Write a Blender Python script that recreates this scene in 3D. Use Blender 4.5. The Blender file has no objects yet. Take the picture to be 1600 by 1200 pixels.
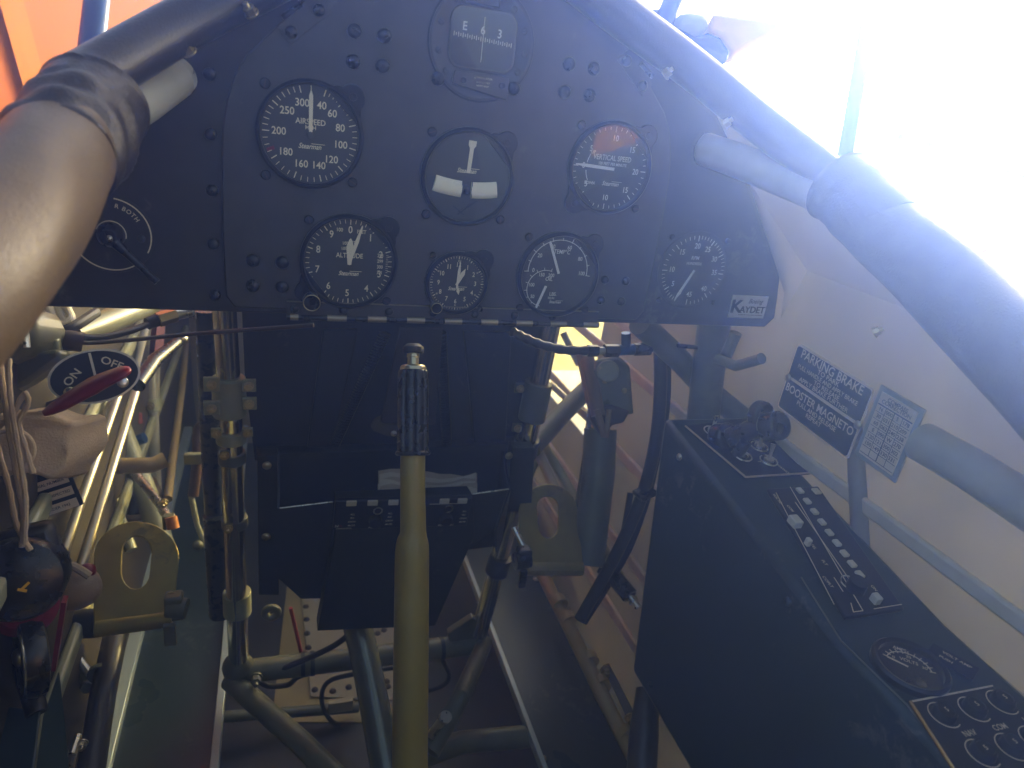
import bpy, bmesh, math, random
from mathutils import Vector as V, Matrix
R = math.radians
rnd = random.Random(4)
S = bpy.context.scene
COL = S.collection
# ------------------------------------------------------------------ camera
CC = V((-.1592, -.6271, .0681))
CF = V((.3160, .8721, -.3737)).normalized()
CR = V((.9487, -.2912, .1226)); CR = (CR - CF * CR.dot(CF)).normalized()
CU = CR.cross(CF)
FPX = 1090.94
cd = bpy.data.cameras.new('camera'); cam = bpy.data.objects.new('camera', cd); COL.objects.link(cam)
m = Matrix((CR, CU, -CF)).transposed().to_4x4(); m.translation = CC
cam.matrix_world = m
cd.sensor_width = 36; cd.lens = FPX / 1600 * 36; cd.clip_start = .02; cd.clip_end = 400
cd.dof.use_dof = True; cd.dof.focus_distance = .68; cd.dof.aperture_fstop = 7.0
S.camera = cam
# ------------------------------------------------------------------ light
EXPO = 3.2
SUN_EL, SUN_AZ = R(13), R(55)          # azimuth clockwise from straight ahead (+Y)
w = bpy.data.worlds.new('World'); S.world = w; w.use_nodes = True
nt = w.node_tree; nt.nodes.clear()
sky = nt.nodes.new('ShaderNodeTexSky'); sky.sky_type = 'NISHITA'; sky.sun_disc = False
sky.sun_elevation = SUN_EL; sky.sun_rotation = SUN_AZ; sky.dust_density = 5.5; sky.air_density = .5; sky.ozone_density = .6
bg = nt.nodes.new('ShaderNodeBackground'); bg.inputs[1].default_value = .065
ow = nt.nodes.new('ShaderNodeOutputWorld')
nt.links.new(sky.outputs[0], bg.inputs[0]); nt.links.new(bg.outputs[0], ow.inputs[0])
sl = bpy.data.lights.new('sun', 'SUN'); sl.energy = 0.8; sl.angle = R(14); sl.color = (1, .975, .92)
so = bpy.data.objects.new('sun', sl); COL.objects.link(so)
sd = V((math.sin(SUN_AZ) * math.cos(SUN_EL), math.cos(SUN_AZ) * math.cos(SUN_EL), math.sin(SUN_EL)))
so.rotation_euler = sd.to_track_quat('Z', 'Y').to_euler()
S.view_settings.view_transform = 'Standard'; S.view_settings.look = 'None'
S.view_settings.exposure = EXPO; S.view_settings.gamma = 1; S.view_settings.use_curve_mapping = False
S.cycles.use_denoising = True
S.cycles.max_bounces = 8; S.cycles.diffuse_bounces = 5; S.cycles.glossy_bounces = 4
S.cycles.transparent_max_bounces = 12; S.cycles.volume_bounces = 1; S.cycles.caustics_reflective = False
S.cycles.sample_clamp_indirect = 8
# ------------------------------------------------------------------ picking real points: a distance, or a plane of the aircraft
def ray(px, py): return CF + CR * ((px - 800) / FPX) - CU * ((py - 600) / FPX)
def P(px, py, d): return CC + ray(px, py) * d
def PX(px, py, x): k = ray(px, py); return CC + k * ((x - CC.x) / k.x)
def PY(px, py, y): k = ray(px, py); return CC + k * ((y - CC.y) / k.y)
def PZ(px, py, z): k = ray(px, py); return CC + k * ((z - CC.z) / k.z)
def PP(px, py, p, n): k = ray(px, py); return CC + k * ((p - CC).dot(n) / k.dot(n))
# ------------------------------------------------------------------ materials
MATS = {}
def mat(name, col, rough=.5, metal=0, var=.12, scale=40, bump=0, bscale=300, spec=.5, coat=0, alpha=None, kind=None, rvar=.045, wear=0, wcol=(.25, .24, .22), trans=.16):
    if name in MATS: return MATS[name]
    M = bpy.data.materials.new(name); M.use_nodes = True; n = M.node_tree; b = n.nodes['Principled BSDF']
    b.inputs['Roughness'].default_value = rough; b.inputs['Metallic'].default_value = metal
    b.inputs['Specular IOR Level'].default_value = spec; b.inputs['Coat Weight'].default_value = coat
    tc = n.nodes.new('ShaderNodeTexCoord')
    no = n.nodes.new('ShaderNodeTexNoise'); no.inputs['Scale'].default_value = scale; no.inputs['Detail'].default_value = 6
    n.links.new(tc.outputs['Object'], no.inputs['Vector'])
    cr = n.nodes.new('ShaderNodeValToRGB')
    cr.color_ramp.elements[0].position = .3; cr.color_ramp.elements[1].position = .7
    lo = [c * (1 - var) for c in col]; hi = [min(1, c * (1 + var)) for c in col]
    cr.color_ramp.elements[0].color = (*lo, 1); cr.color_ramp.elements[1].color = (*hi, 1)
    n.links.new(no.outputs[0], cr.inputs[0]); n.links.new(cr.outputs[0], b.inputs['Base Color'])
    if wear:                                 # scuffs, chips and rubbed specks with a shape of their own
        w1 = n.nodes.new('ShaderNodeTexNoise'); w1.inputs['Scale'].default_value = 55; w1.inputs['Detail'].default_value = 9; w1.inputs['Roughness'].default_value = .72; w1.inputs['Distortion'].default_value = .6
        w2 = n.nodes.new('ShaderNodeTexNoise'); w2.inputs['Scale'].default_value = 7; w2.inputs['Detail'].default_value = 3
        mu = n.nodes.new('ShaderNodeMath'); mu.operation = 'MULTIPLY'
        wr_ = n.nodes.new('ShaderNodeValToRGB'); wr_.color_ramp.elements[0].position = .37 - .05 * wear; wr_.color_ramp.elements[1].position = .43
        wr_.color_ramp.elements[0].color = (0, 0, 0, 1); wr_.color_ramp.elements[1].color = (.75, .75, .75, 1)
        wx = n.nodes.new('ShaderNodeMix'); wx.data_type = 'RGBA'; wx.inputs[7].default_value = (*wcol, 1)
        n.links.new(tc.outputs['Object'], w1.inputs['Vector']); n.links.new(tc.outputs['Object'], w2.inputs['Vector'])
        n.links.new(w1.outputs[0], mu.inputs[0]); n.links.new(w2.outputs[0], mu.inputs[1]); n.links.new(mu.outputs[0], wr_.inputs[0])
        n.links.new(wr_.outputs[0], wx.inputs[0]); n.links.new(cr.outputs[0], wx.inputs[6]); n.links.new(wx.outputs[2], b.inputs['Base Color'])
    mr = n.nodes.new('ShaderNodeMapRange'); mr.inputs[3].default_value = max(.02, rough - rvar); mr.inputs[4].default_value = rough + rvar
    no2 = n.nodes.new('ShaderNodeTexNoise'); no2.inputs['Scale'].default_value = scale * 2.3; no2.inputs['Detail'].default_value = 8
    n.links.new(tc.outputs['Object'], no2.inputs['Vector']); n.links.new(no2.outputs[0], mr.inputs[0]); n.links.new(mr.outputs[0], b.inputs['Roughness'])
    if bump:
        if kind == 'leather':
            t = n.nodes.new('ShaderNodeTexVoronoi'); t.feature = 'DISTANCE_TO_EDGE'; t.inputs['Scale'].default_value = bscale
            dn = n.nodes.new('ShaderNodeTexNoise'); dn.inputs['Scale'].default_value = bscale * .5
            mx = n.nodes.new('ShaderNodeMix'); mx.data_type = 'RGBA'; mx.inputs[0].default_value = .012
            n.links.new(tc.outputs['Object'], dn.inputs['Vector']); n.links.new(tc.outputs['Object'], mx.inputs[6]); n.links.new(dn.outputs['Color'], mx.inputs[7])
            n.links.new(mx.outputs[2], t.inputs['Vector']); out = t.outputs['Distance']
        else:
            t = n.nodes.new('ShaderNodeTexNoise'); t.inputs['Scale'].default_value = bscale; t.inputs['Detail'].default_value = 4
            n.links.new(tc.outputs['Object'], t.inputs['Vector']); out = t.outputs[0]
        bp = n.nodes.new('ShaderNodeBump'); bp.inputs['Strength'].default_value = bump; bp.inputs['Distance'].default_value = .001
        n.links.new(out, bp.inputs['Height']); n.links.new(bp.outputs[0], b.inputs['Normal'])
    if kind == 'cloth':                      # doped fabric lets some daylight through
        o = n.nodes['Material Output']; tr = n.nodes.new('ShaderNodeBsdfTranslucent'); ms = n.nodes.new('ShaderNodeMixShader')
        ms.inputs[0].default_value = trans
        n.links.new(cr.outputs[0], tr.inputs[0]); n.links.new(b.outputs[0], ms.inputs[1]); n.links.new(tr.outputs[0], ms.inputs[2]); n.links.new(ms.outputs[0], o.inputs[0])
    if kind == 'glass':
        o = n.nodes['Material Output']; tp = n.nodes.new('ShaderNodeBsdfTransparent'); gl = n.nodes.new('ShaderNodeBsdfGlossy')
        gl.inputs['Roughness'].default_value = .03; lw = n.nodes.new('ShaderNodeLayerWeight')
        pw_ = n.nodes.new('ShaderNodeMath'); pw_.operation = 'POWER'; pw_.inputs[1].default_value = 5; n.links.new(lw.outputs['Facing'], pw_.inputs[0])
        fr = n.nodes.new('ShaderNodeMath'); fr.operation = 'MULTIPLY_ADD'; fr.inputs[1].default_value = .95; fr.inputs[2].default_value = .045; n.links.new(pw_.outputs[0], fr.inputs[0])
        lw.inputs[0].default_value = .5
        ms = n.nodes.new('ShaderNodeMixShader')
        n.links.new(fr.outputs[0], ms.inputs[0]); n.links.new(tp.outputs[0], ms.inputs[1]); n.links.new(gl.outputs[0], ms.inputs[2]); n.links.new(ms.outputs[0], o.inputs[0])
    MATS[name] = M; return M
PANEL = mat('panel black paint', (.046, .045, .048), .42, bump=.12, bscale=900, var=.15, wear=.75, wcol=(.11, .11, .115))
PANEL2 = mat('panel black paint main', (.030, .0295, .031), .46, bump=.12, bscale=900, var=.15, wear=.75, wcol=(.11, .11, .115))
BLACK = mat('black enamel', (.008, .008, .010), .28)
BEZEL = mat('bezel black', (.006, .007, .011), .3)
DIAL = mat('dial black', (.045, .046, .040), .6)
CREAM = mat('luminous cream', (.80, .73, .54), .7, var=.04)
WHITE = mat('marking white', (.70, .70, .66), .6, var=.04)
GLASS = mat('instrument glass', (1, 1, 1), kind='glass')
STEEL = mat('bare steel', (.55, .54, .50), .28, 1, var=.15)
CHROME = mat('polished steel', (.62, .60, .56), .16, 1, var=.1, rvar=.05)
BRASS = mat('cadmium plated bolt', (.50, .43, .26), .3, 1)
SAGE = mat('sage green tube paint', (.30, .31, .20), .38, var=.15, scale=25, wear=.8, wcol=(.10, .085, .055))
SAGED = mat('dark sage tube paint', (.13, .135, .09), .4, var=.2, scale=25, wear=.9, wcol=(.10, .085, .055))
PALE = mat('pale grey green tube paint', (.36, .35, .28), .33, var=.1)
OLIVE = mat('olive stick paint', (.30, .225, .045), .34, var=.1, scale=18, rvar=.1, wear=.6, wcol=(.10, .085, .055))
GOLD = mat('yellow green pedal paint', (.30, .24, .07), .3, .35, var=.15, scale=30, bump=.1, bscale=120, wear=.9, wcol=(.10, .085, .055))
DARK = mat('dark bulkhead paint', (.010, .012, .017), .5, var=.3, scale=9, wear=.8, wcol=(.09, .09, .095))
BOXM = mat('dark green box paint', (.012, .017, .019), .42, var=.25, scale=10, wear=.8, wcol=(.09, .09, .095))
CONS = mat('console dark green paint', (.016, .034, .034), .45, var=.12, scale=8, bump=.08, bscale=700, wear=.75, wcol=(.11, .11, .115))
TROUGH = mat('trough green paint', (.020, .036, .033), .30, var=.08, scale=3, rvar=.10, wear=1.0, wcol=(.12, .15, .14))
LEATH = mat('brown grey leather', (.105, .072, .036), .45, bump=.35, bscale=330, kind='leather')
LEATHD = mat('dark leather', (.022, .017, .013), .42, bump=.5, bscale=300, kind='leather')
LEATHR = mat('black leather', (.085, .075, .070), .55, bump=.45, bscale=330, kind='leather')
RUB = mat('black rubber', (.010, .010, .011), .5)
ORANGE = mat('orange dope', (.38, .085, .0), .6, var=.08, scale=3, spec=.15)
ORANGEL = mat('orange tape', (.42, .12, .0), .6, var=.05, spec=.15)
BLUE = mat('blue strut paint', (.012, .055, .17), .25, var=.1)
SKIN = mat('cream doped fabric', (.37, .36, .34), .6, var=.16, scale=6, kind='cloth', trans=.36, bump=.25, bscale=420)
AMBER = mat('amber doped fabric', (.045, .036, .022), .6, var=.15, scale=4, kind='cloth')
AMBERP = mat('yellow primer sheet', (.34, .28, .12), .45, var=.2, scale=8)
PRIM = mat('pale primer sheet', (.42, .38, .26), .45, var=.12, scale=8)
RED = mat('red enamel', (.18, .004, .016), .3)
CANVAS = mat('unbleached canvas', (.42, .32, .21), .85, bump=.6, bscale=500, var=.12)
PAPER = mat('paper', (.80, .74, .62), .8, var=.05)
TANL = mat('tan leather', (.30, .22, .14), .55, bump=.3, bscale=200, kind='leather')
BROWN = mat('dark brown phenolic', (.05, .028, .018), .5)
KEY = mat('ivory key', (.62, .58, .48), .5, var=.03)
BLUEF = mat('blue hydraulic fitting', (.02, .07, .20), .3, .6)
CARD = mat('printed card', (.72, .61, .49), .6, var=.05)
PLACB = mat('placard blue black', (.008, .010, .016), .5, spec=.3)
HANG = mat('hangar white sheet', (.80, .80, .78), .6, var=.03, scale=.5)
HSTEEL = mat('hangar green steel', (.02, .06, .06), .5)
CONC = mat('concrete', (.42, .41, .38), .8, var=.12, scale=.7)
GREYF = mat('silver grey dope', (.42, .42, .40), .4)
YEL = mat('yellow paint', (.75, .42, .03), .5)
# ------------------------------------------------------------------ mesh building
class Fr:
    """A local frame: u right, v up, w out of the face."""
    def __init__(s, o, x, y):
        s.o = V(o); s.x = V(x).normalized(); s.n = s.x.cross(V(y)).normalized(); s.y = s.n.cross(s.x)
    def p(s, u, v, w=0): return s.o + s.x * u + s.y * v + s.n * w
    def at(s, u, v, w=0, rot=0):
        c, q = math.cos(rot), math.sin(rot)
        return Fr(s.p(u, v, w), s.x * c + s.y * q, s.y * c - s.x * q)
TXT = {}
def text_mesh(t, font_bold=False):
    if t in TXT: return TXT[t]
    cu = bpy.data.curves.new('lettering', 'FONT'); cu.body = t; cu.size = 1; cu.align_x = 'CENTER'; cu.align_y = 'CENTER'; cu.resolution_u = 3; cu.offset = .014
    o = bpy.data.objects.new('lettering', cu); COL.objects.link(o)
    dg = bpy.context.evaluated_depsgraph_get()
    me = bpy.data.meshes.new_from_object(o.evaluated_get(dg))
    vs = [v.co.copy() for v in me.vertices]; fs = [tuple(p.vertices) for p in me.polygons]
    bpy.data.objects.remove(o); bpy.data.curves.remove(cu); bpy.data.meshes.remove(me)
    TXT[t] = (vs, fs); return TXT[t]
def perp(d):
    d = d.normalized(); a = V((0, 0, 1)) if abs(d.z) < .9 else V((1, 0, 0))
    x = a.cross(d).normalized(); return x, d.cross(x)
class MB:
    def __init__(s): s.b = bmesh.new()
    def v(s, p): return s.b.verts.new(p)
    def f(s, vs):
        try: return s.b.faces.new(vs)
        except ValueError: return None
    def poly(s, pts): s.f([s.v(p) for p in pts]); return s
    def box(s, f, su, sv, sw, u=0, v=0, w=0):
        """box centred at u,v,w of frame f"""
        c = [s.v(f.p(u + a * su / 2, v + b * sv / 2, w + e * sw / 2)) for e in (-1, 1) for b in (-1, 1) for a in (-1, 1)]
        for q in ((0, 2, 3, 1), (4, 5, 7, 6), (0, 1, 5, 4), (2, 6, 7, 3), (0, 4, 6, 2), (1, 3, 7, 5)): s.f([c[i] for i in q])
        return s
    def prism(s, pts, d):
        a = [s.v(p) for p in pts]; b = [s.v(p + d) for p in pts]; n = len(pts)
        s.f(a[::-1]); s.f(b)
        for i in range(n): s.f([a[i], a[(i + 1) % n], b[(i + 1) % n], b[i]])
        return s
    def tube(s, pts, r, n=14, sub=0, fn=None, cap=True, sx=1, sy=1):
        pts = [V(p) for p in pts]; rs = list(r) if isinstance(r, (list, tuple)) else [r] * len(pts)
        if sub:
            np_, nr = [], []
            for i in range(len(pts) - 1):
                p0, p1, p2, p3 = pts[max(0, i - 1)], pts[i], pts[i + 1], pts[min(len(pts) - 1, i + 2)]
                for k in range(sub):
                    t = k / sub
                    np_.append(.5 * (2 * p1 + (p2 - p0) * t + (2 * p0 - 5 * p1 + 4 * p2 - p3) * t * t + (3 * p1 - p0 - 3 * p2 + p3) * t ** 3))
                    nr.append(rs[i] * (1 - t) + rs[i + 1] * t)
            np_.append(pts[-1]); nr.append(rs[-1]); pts, rs = np_, nr
        x = None; prev = None; first = None
        for i, p in enumerate(pts):
            d = (pts[min(i + 1, len(pts) - 1)] - pts[max(0, i - 1)]).normalized()
            if x is None: x, y = perp(d)
            else: x = (x - d * x.dot(d)).normalized(); y = d.cross(x)
            ring = []
            for k in range(n):
                a = 2 * math.pi * k / n; q = rs[i] * (fn(a, i / (len(pts) - 1)) if fn else 1)
                ring.append(s.v(p + x * math.cos(a) * q * sx + y * math.sin(a) * q * sy))
            if prev:
                for k in range(n): s.f([prev[k], prev[(k + 1) % n], ring[(k + 1) % n], ring[k]])
            else: first = ring
            prev = ring
        if cap: s.f(first[::-1]); s.f(prev)
        return s
    def cyl(s, a, b, r0, r1=None, n=24): return s.tube([a, b], [r0, r0 if r1 is None else r1], n)
    def lathe(s, f, prof, n=48, a0=0, a1=2 * math.pi):
        """profile of (radius, height) turned round the frame's w axis"""
        full = abs(a1 - a0 - 2 * math.pi) < 1e-6; rows = []
        for r, h in prof:
            if r < 1e-7: rows.append([s.v(f.p(0, 0, h))]); continue
            rows.append([s.v(f.p(r * math.cos(a0 + (a1 - a0) * k / n), r * math.sin(a0 + (a1 - a0) * k / n), h)) for k in range(n if full else n + 1)])
        for A, B in zip(rows, rows[1:]):
            N = n
            for k in range(N):
                k2 = (k + 1) % n if full else k + 1
                if len(A) == 1 and len(B) == 1: continue
                if len(A) == 1: s.f([A[0], B[k], B[k2]])
                elif len(B) == 1: s.f([A[k], A[k2], B[0]])
                else: s.f([A[k], A[k2], B[k2], B[k]])
        return s
    def dome(s, f, r, h, n=16, w0=0):
        return s.lathe(f, [(r, w0), (r, w0 + h * .25), (r * .85, w0 + h * .65), (r * .5, w0 + h * .92), (0, w0 + h)], n)
    def arc(s, f, r, wd, a0, a1, w=0, n=40, th=.0003):
        """flat printed arc; angles clockwise from top, degrees"""
        return s.lathe(f.at(0, 0, 0), [(r - wd / 2, w), (r - wd / 2, w + th), (r + wd / 2, w + th), (r + wd / 2, w)], n, R(90 - a1), R(90 - a0))
    def tick(s, f, ang, r0, r1, wd, w=0):
        g = f.at(0, 0, 0, -R(ang)); return s.box(g, wd, r1 - r0, .0003, 0, (r0 + r1) / 2, w + .00015)
    def text(s, f, t, size, u=0, v=0, w=0, sx=1, shear=0, bold=0):
        vs, fs = text_mesh(t); out = []
        for q in vs: out.append(s.v(f.p(u + (q.x * sx + q.y * shear) * size, v + q.y * size, w)))
        for q in fs: s.f([out[i] for i in q])
        return s
    def sphere(s, c, r, sc=(1, 1, 1), f=None):
        f = f or Fr(c, (1, 0, 0), (0, 1, 0)); f = Fr(c, f.x, f.y); N = 8
        prof = [(r * math.sin(math.pi * i / N), -r * math.cos(math.pi * i / N)) for i in range(N + 1)]
        st = len(s.b.verts); s.lathe(f, prof, 16)
        if sc != (1, 1, 1):
            for v in list(s.b.verts)[st:]:
                q = v.co - f.o; v.co = f.p(q.dot(f.x) * sc[0], q.dot(f.y) * sc[1], q.dot(f.n) * sc[2])
        return s
    def torus(s, f, Rr, r, n=40, m=10):
        return s.lathe(f, [(Rr + r * math.cos(2 * math.pi * k / m), r * math.sin(2 * math.pi * k / m)) for k in range(m + 1)], n)
    def coil(s, a, b, r, wr, turns, n=5):
        d = b - a; x, y = perp(d); N = turns * 8
        return s.tube([a + d * (i / N) + (x * math.cos(i * math.pi / 4) + y * math.sin(i * math.pi / 4)) * r for i in range(N + 1)], wr, n)
OFF = {}
def link(name, mb, material, off, bevel=0, smooth=35):
    bm = mb.b
    bmesh.ops.remove_doubles(bm, verts=bm.verts, dist=1e-6)
    bmesh.ops.recalc_face_normals(bm, faces=bm.faces)
    for v in bm.verts: v.co -= off
    me = bpy.data.meshes.new(name); bm.to_mesh(me); bm.free()
    me.materials.append(material); me.shade_smooth(); me.set_sharp_from_angle(angle=R(smooth))
    o = bpy.data.objects.new(name, me); COL.objects.link(o)
    if bevel:
        b = o.modifiers.new('edge', 'BEVEL'); b.width = bevel; b.segments = 2; b.limit_method = 'ANGLE'; b.angle_limit = R(40)
    return o
def thing(name, label, cat, loc, group=None):
    o = bpy.data.objects.new(name, None); COL.objects.link(o); o.location = loc; o.empty_display_size = .02
    o['label'] = label; o['category'] = cat
    if group: o['group'] = group
    OFF[o] = V(loc); return o
def part(name, mb, material, parent, bevel=0, label=None, smooth=35):
    off = OFF[parent]; o = link(name, mb, material, off, bevel, smooth); o.parent = parent; OFF[o] = off
    if label: o['label'] = label
    return o
def solo(name, mb, material, label, cat, bevel=0, group=None, smooth=35):
    vs = [v.co for v in mb.b.verts]; lo = V([min(v[i] for v in vs) for i in range(3)]); hi = V([max(v[i] for v in vs) for i in range(3)])
    off = (lo + hi) / 2; off.z = lo.z
    o = link(name, mb, material, off, bevel, smooth); o.location = off; o['label'] = label; o['category'] = cat; OFF[o] = off
    if group: o['group'] = group
    return o
def struct(name, mb, material, kind='structure'):
    o = link(name, mb, material, V((0, 0, 0))); o['kind'] = kind; return o
X1, Y1, Z1 = V((1, 0, 0)), V((0, 1, 0)), V((0, 0, 1))
PF = Fr((0, 0, 0), X1, Z1)                 # instrument panel face, w towards the pilot
def screw_slot(f, r, h, ang=30):
    """round head with a sunk slot line drawn as a groove"""
    mb = MB(); mb.lathe(f, [(r, 0), (r, h * .5), (r * .8, h * .9), (r * .35, h)], 16)
    mb.lathe(f, [(r * .35, h), (0, h)], 16); return mb
def hexbolt(mb, f, r, h):
    mb.lathe(f, [(r * 1.25, 0), (r * 1.25, h * .2), (r, h * .2)], 20)
    pts = [f.p(r * math.cos(R(60 * k)), r * math.sin(R(60 * k)), h * .2) for k in range(6)]
    mb.prism(pts, f.n * h * .8); mb.cyl(f.p(0, 0, h), f.p(0, 0, h * 1.6), r * .5, r * .45, 12); return mb
# ================================================================== THE SETTING
g = MB(); g.box(Fr((2, 2, -2.3), X1, Y1), 24, 24, .2, 0, 0, -.1); struct('ground', g, CONC)

HAZE = True
# ================================================================== FUSELAGE SKINS
RIMR = [(-1.3, .32, -.20), (-.60, .305, -.16), (-.503, .304, -.134), (-.415, .303, -.09), (-.312, .316, -.052), (-.229, .317, -.018), (-.168, .313, .006), (-.127, .310, .025), (-.10, .304, .038), (-.05, .2515, .076), (-.02, .198, .112), (0, .372, -.06), (1.4, .372, -.06)]
RIML = [(-1.3, .32, -.20), (-.60, .335, -.14), (-.45, .335, -.09), (-.321, .3145, -.045), (-.282, .290, -.027), (-.240, .277, -.012), (-.195, .273, .0035), (-.156, .273, .0134), (-.1235, .272, .024), (-.085, .261, .056), (-.045, .222, .087), (-.02, .198, .112), (0, .372, -.06), (1.4, .372, -.06)]
def skin(side, material, holes):
    tab = RIMR if side > 0 else RIML
    low = [(.384, -.13), (.388, -.18), (.390, -.25), (.390, -.34), (.390, -.50), (.390, -.65), (.388, -.80), (.380, -.93)]
    ys = sorted([q[0] for q in tab] + [-1.0, .05, .15, .25, .35, .45, .55, .65, .75, .9, 1.05, 1.2])
    def top(y):
        for a, b in zip(tab, tab[1:]):
            if a[0] <= y <= b[0]: k = (y - a[0]) / (b[0] - a[0]); return a[1] + (b[1] - a[1]) * k, a[2] + (b[2] - a[2]) * k
    mb = MB(); rows = []; cent = []
    for y in ys:
        x, z = top(y); z3 = min(-.06, z - .06); x3 = .378 if z3 > -.12 else .383
        prof = [(x, z), (x * .55 + x3 * .45, z * .5 + z3 * .5), (x3, z3)] + [(a, min(b, z3 - .02 * (k + 1))) for k, (a, b) in enumerate(low)]
        rows.append([mb.v((side * a, y, b)) for a, b in prof]); cent.append(prof)
    for i in range(len(ys) - 1):
        for j in range(len(cent[0]) - 1):
            yc = (ys[i] + ys[i + 1]) / 2; zc = (cent[i][j][1] + cent[i][j + 1][1]) / 2
            if any(a < yc < b and c < zc < d for a, b, c, d in holes): continue
            mb.f([rows[i][j], rows[i + 1][j], rows[i + 1][j + 1], rows[i][j + 1]])
    bmesh.ops.recalc_face_normals(mb.b, faces=mb.b.faces)
    bmesh.ops.solidify(mb.b, geom=list(mb.b.faces), thickness=.002)
    return mb
rs = thing('fuselage_skin', 'cream fabric side skin with long raised stringers along the right side of the cockpit', 'skin', (.39, .1, -.92))
part('fabric', skin(1, SKIN, [(.45, .86, -.52, -.19)]), SKIN, rs)
for z, ww in ((-.255, .016), (-.315, .018), (-.455, .020), (-.60, .020), (-.72, .020)):
    mb = MB(); mb.box(Fr((.3855, -.05, z), Y1, Z1), 2.2, ww, .007); part('stringer', mb, mat('cream stringer paint', (.60, .55, .46), .5, var=.1), rs, .003)
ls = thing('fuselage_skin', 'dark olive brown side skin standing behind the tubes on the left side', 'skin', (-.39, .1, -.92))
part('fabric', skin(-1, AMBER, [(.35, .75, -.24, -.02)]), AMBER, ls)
for z in (-.36, -.56):
    mb = MB(); mb.box(Fr((-.382, .1, z), Y1, Z1), 2.2, .02, .012); part('stringer', mb, SAGE, ls, .004)
t = thing('turtle_shade_deck', 'unseen dark deck behind the pilot seat, added to block the aft sky', 'deck', (0, -1.3, -.9))  # unseen deck added to block low sky light from behind
mb = MB(); mb.prism([V((x, -1.25, z)) for x, z in ((-.39, -.92), (.39, -.92), (.39, -.1), (.32, .12), (.16, .34), (-.16, .34), (-.32, .12), (-.39, -.1))], Y1 * -.02); part('bulkhead', mb, DARK, t)
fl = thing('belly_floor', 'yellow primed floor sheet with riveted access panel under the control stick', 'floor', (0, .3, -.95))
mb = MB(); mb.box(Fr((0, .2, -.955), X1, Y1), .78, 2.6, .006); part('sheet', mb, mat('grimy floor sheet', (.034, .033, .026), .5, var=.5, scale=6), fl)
fw = solo('firewall', MB().box(Fr((0, 1.32, -.45), X1, Z1), .78, 1.1, .006), AMBERP, 'amber lit firewall far ahead behind the tubes and bulkhead', 'firewall')
# inspection plate with screws seen below the radio box
q = [PZ(x, y, -.945) for x, y in ((470, 925), (640, 925), (640, 1095), (485, 1088))]
ap = thing('access_panel', 'pale yellow access plate ringed with screws below the dark box', 'panel', q[3])
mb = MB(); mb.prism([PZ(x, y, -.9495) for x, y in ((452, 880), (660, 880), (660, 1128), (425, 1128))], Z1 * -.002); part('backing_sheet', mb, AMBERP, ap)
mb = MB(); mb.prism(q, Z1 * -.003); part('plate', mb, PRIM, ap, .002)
for x, y in ((478, 948), (479, 968), (480, 990), (482, 1012), (483, 1040), (492, 1078), (520, 1080), (545, 1074), (590, 990), (600, 985), (604, 1065), (606, 1073)):
    mb = MB(); mb.dome(Fr(PZ(x, y, -.945), X1, Y1), .006, .004); part('screw', mb, BROWN, ap)

# ================================================================== INSTRUMENT PANEL
pn = thing('instrument_panel', 'black instrument panel with a raised centre plate of round dials', 'instrument panel', (0, 0, -.133))
half = [(0, .185), (.06, .182), (.11, .168), (.16, .142), (.205, .108), (.256, .074), (.302, .036), (.338, -.006), (.360, -.052), (.368, -.095), (.372, -.122), (.362, -.133)]
outl = half + [(-x, z) for x, z in half[::-1][0:-1]]
mb = MB(); mb.prism([V((x, .004, z)) for x, z in outl], V((0, .003, 0))); part('main_plate', mb, PANEL2, pn, .0012)
rp = [PY(x, y, 0) for x, y in ((352, 470), (348, 380), (346, 300), (347, 205), (353, 160), (365, 118), (385, 85), (415, 57), (470, 4), (530, -50))]
rh = [(abs(p.x), p.z) for p in rp]
rh = [(.196, -.128), (.203, -.118)] + rh[1:]
poly = [(-x, z) for x, z in rh] + [(-.02, .172), (.02, .172)] + [(x, z) for x, z in rh[::-1]]
mb = MB(); mb.prism([V((x, 0, z)) for x, z in poly], V((0, .0038, 0))); part('raised_plate', mb, PANEL, pn, .0014)
def bolt_at(px, py, y, r=.0058, h=.005, m=BLACK):
    p = PY(px, py, y - .002); p.y = y; f = Fr(p, X1, Z1); mb = MB(); mb.dome(f, r, h)
    mb.torus(f.at(0, 0, h * .93), r * .22, r * .09, 12, 6); return part('bolt', mb, m, pn)
for px, py in ((327, 116), (329, 210), (331, 298), (333, 382), (336, 462)): bolt_at(px, py, .004, .005, .0042)
for px, py in ((554, 48), (601, 56), (552, 96), (598, 103), (890, 100), (929, 107), (883, 144), (922, 149), (395, 408), (441, 411), (395, 447), (441, 449), (685, 123), (803, 138)): bolt_at(px, py, 0)
for px, py in ((946, 438), (979, 440), (940, 470), (972, 472)): bolt_at(px, py, 0, .0045, .004)
for quad, rv in ((((433, 42), (487, -10), (518, 19), (454, 70)), ((455, 50), (498, 16))), (((963, 92), (988, 72), (1018, 132), (1003, 150)), ((979, 95), (1004, 134)))):
    mb = MB(); mb.prism([PY(x, y, 0) for x, y in quad], V((0, -.0016, 0))); hb = part('hinge_bracket', mb, PANEL, pn, .0004)
    for x, y in rv:
        mb = MB(); f = Fr(PY(x, y, -.0016), X1, Z1); mb.dome(f, .0048, .004); part('rivet', mb, BLACK, hb)
for a, b in (((441, 28), (470, 6)), ((1001, 99), (1020, 120))):
    mb = MB(); mb.cyl(PY(*a, -.003), PY(*b, -.003), .0022, n=10); part('bracket_pin', mb, BLACK, pn)

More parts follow.
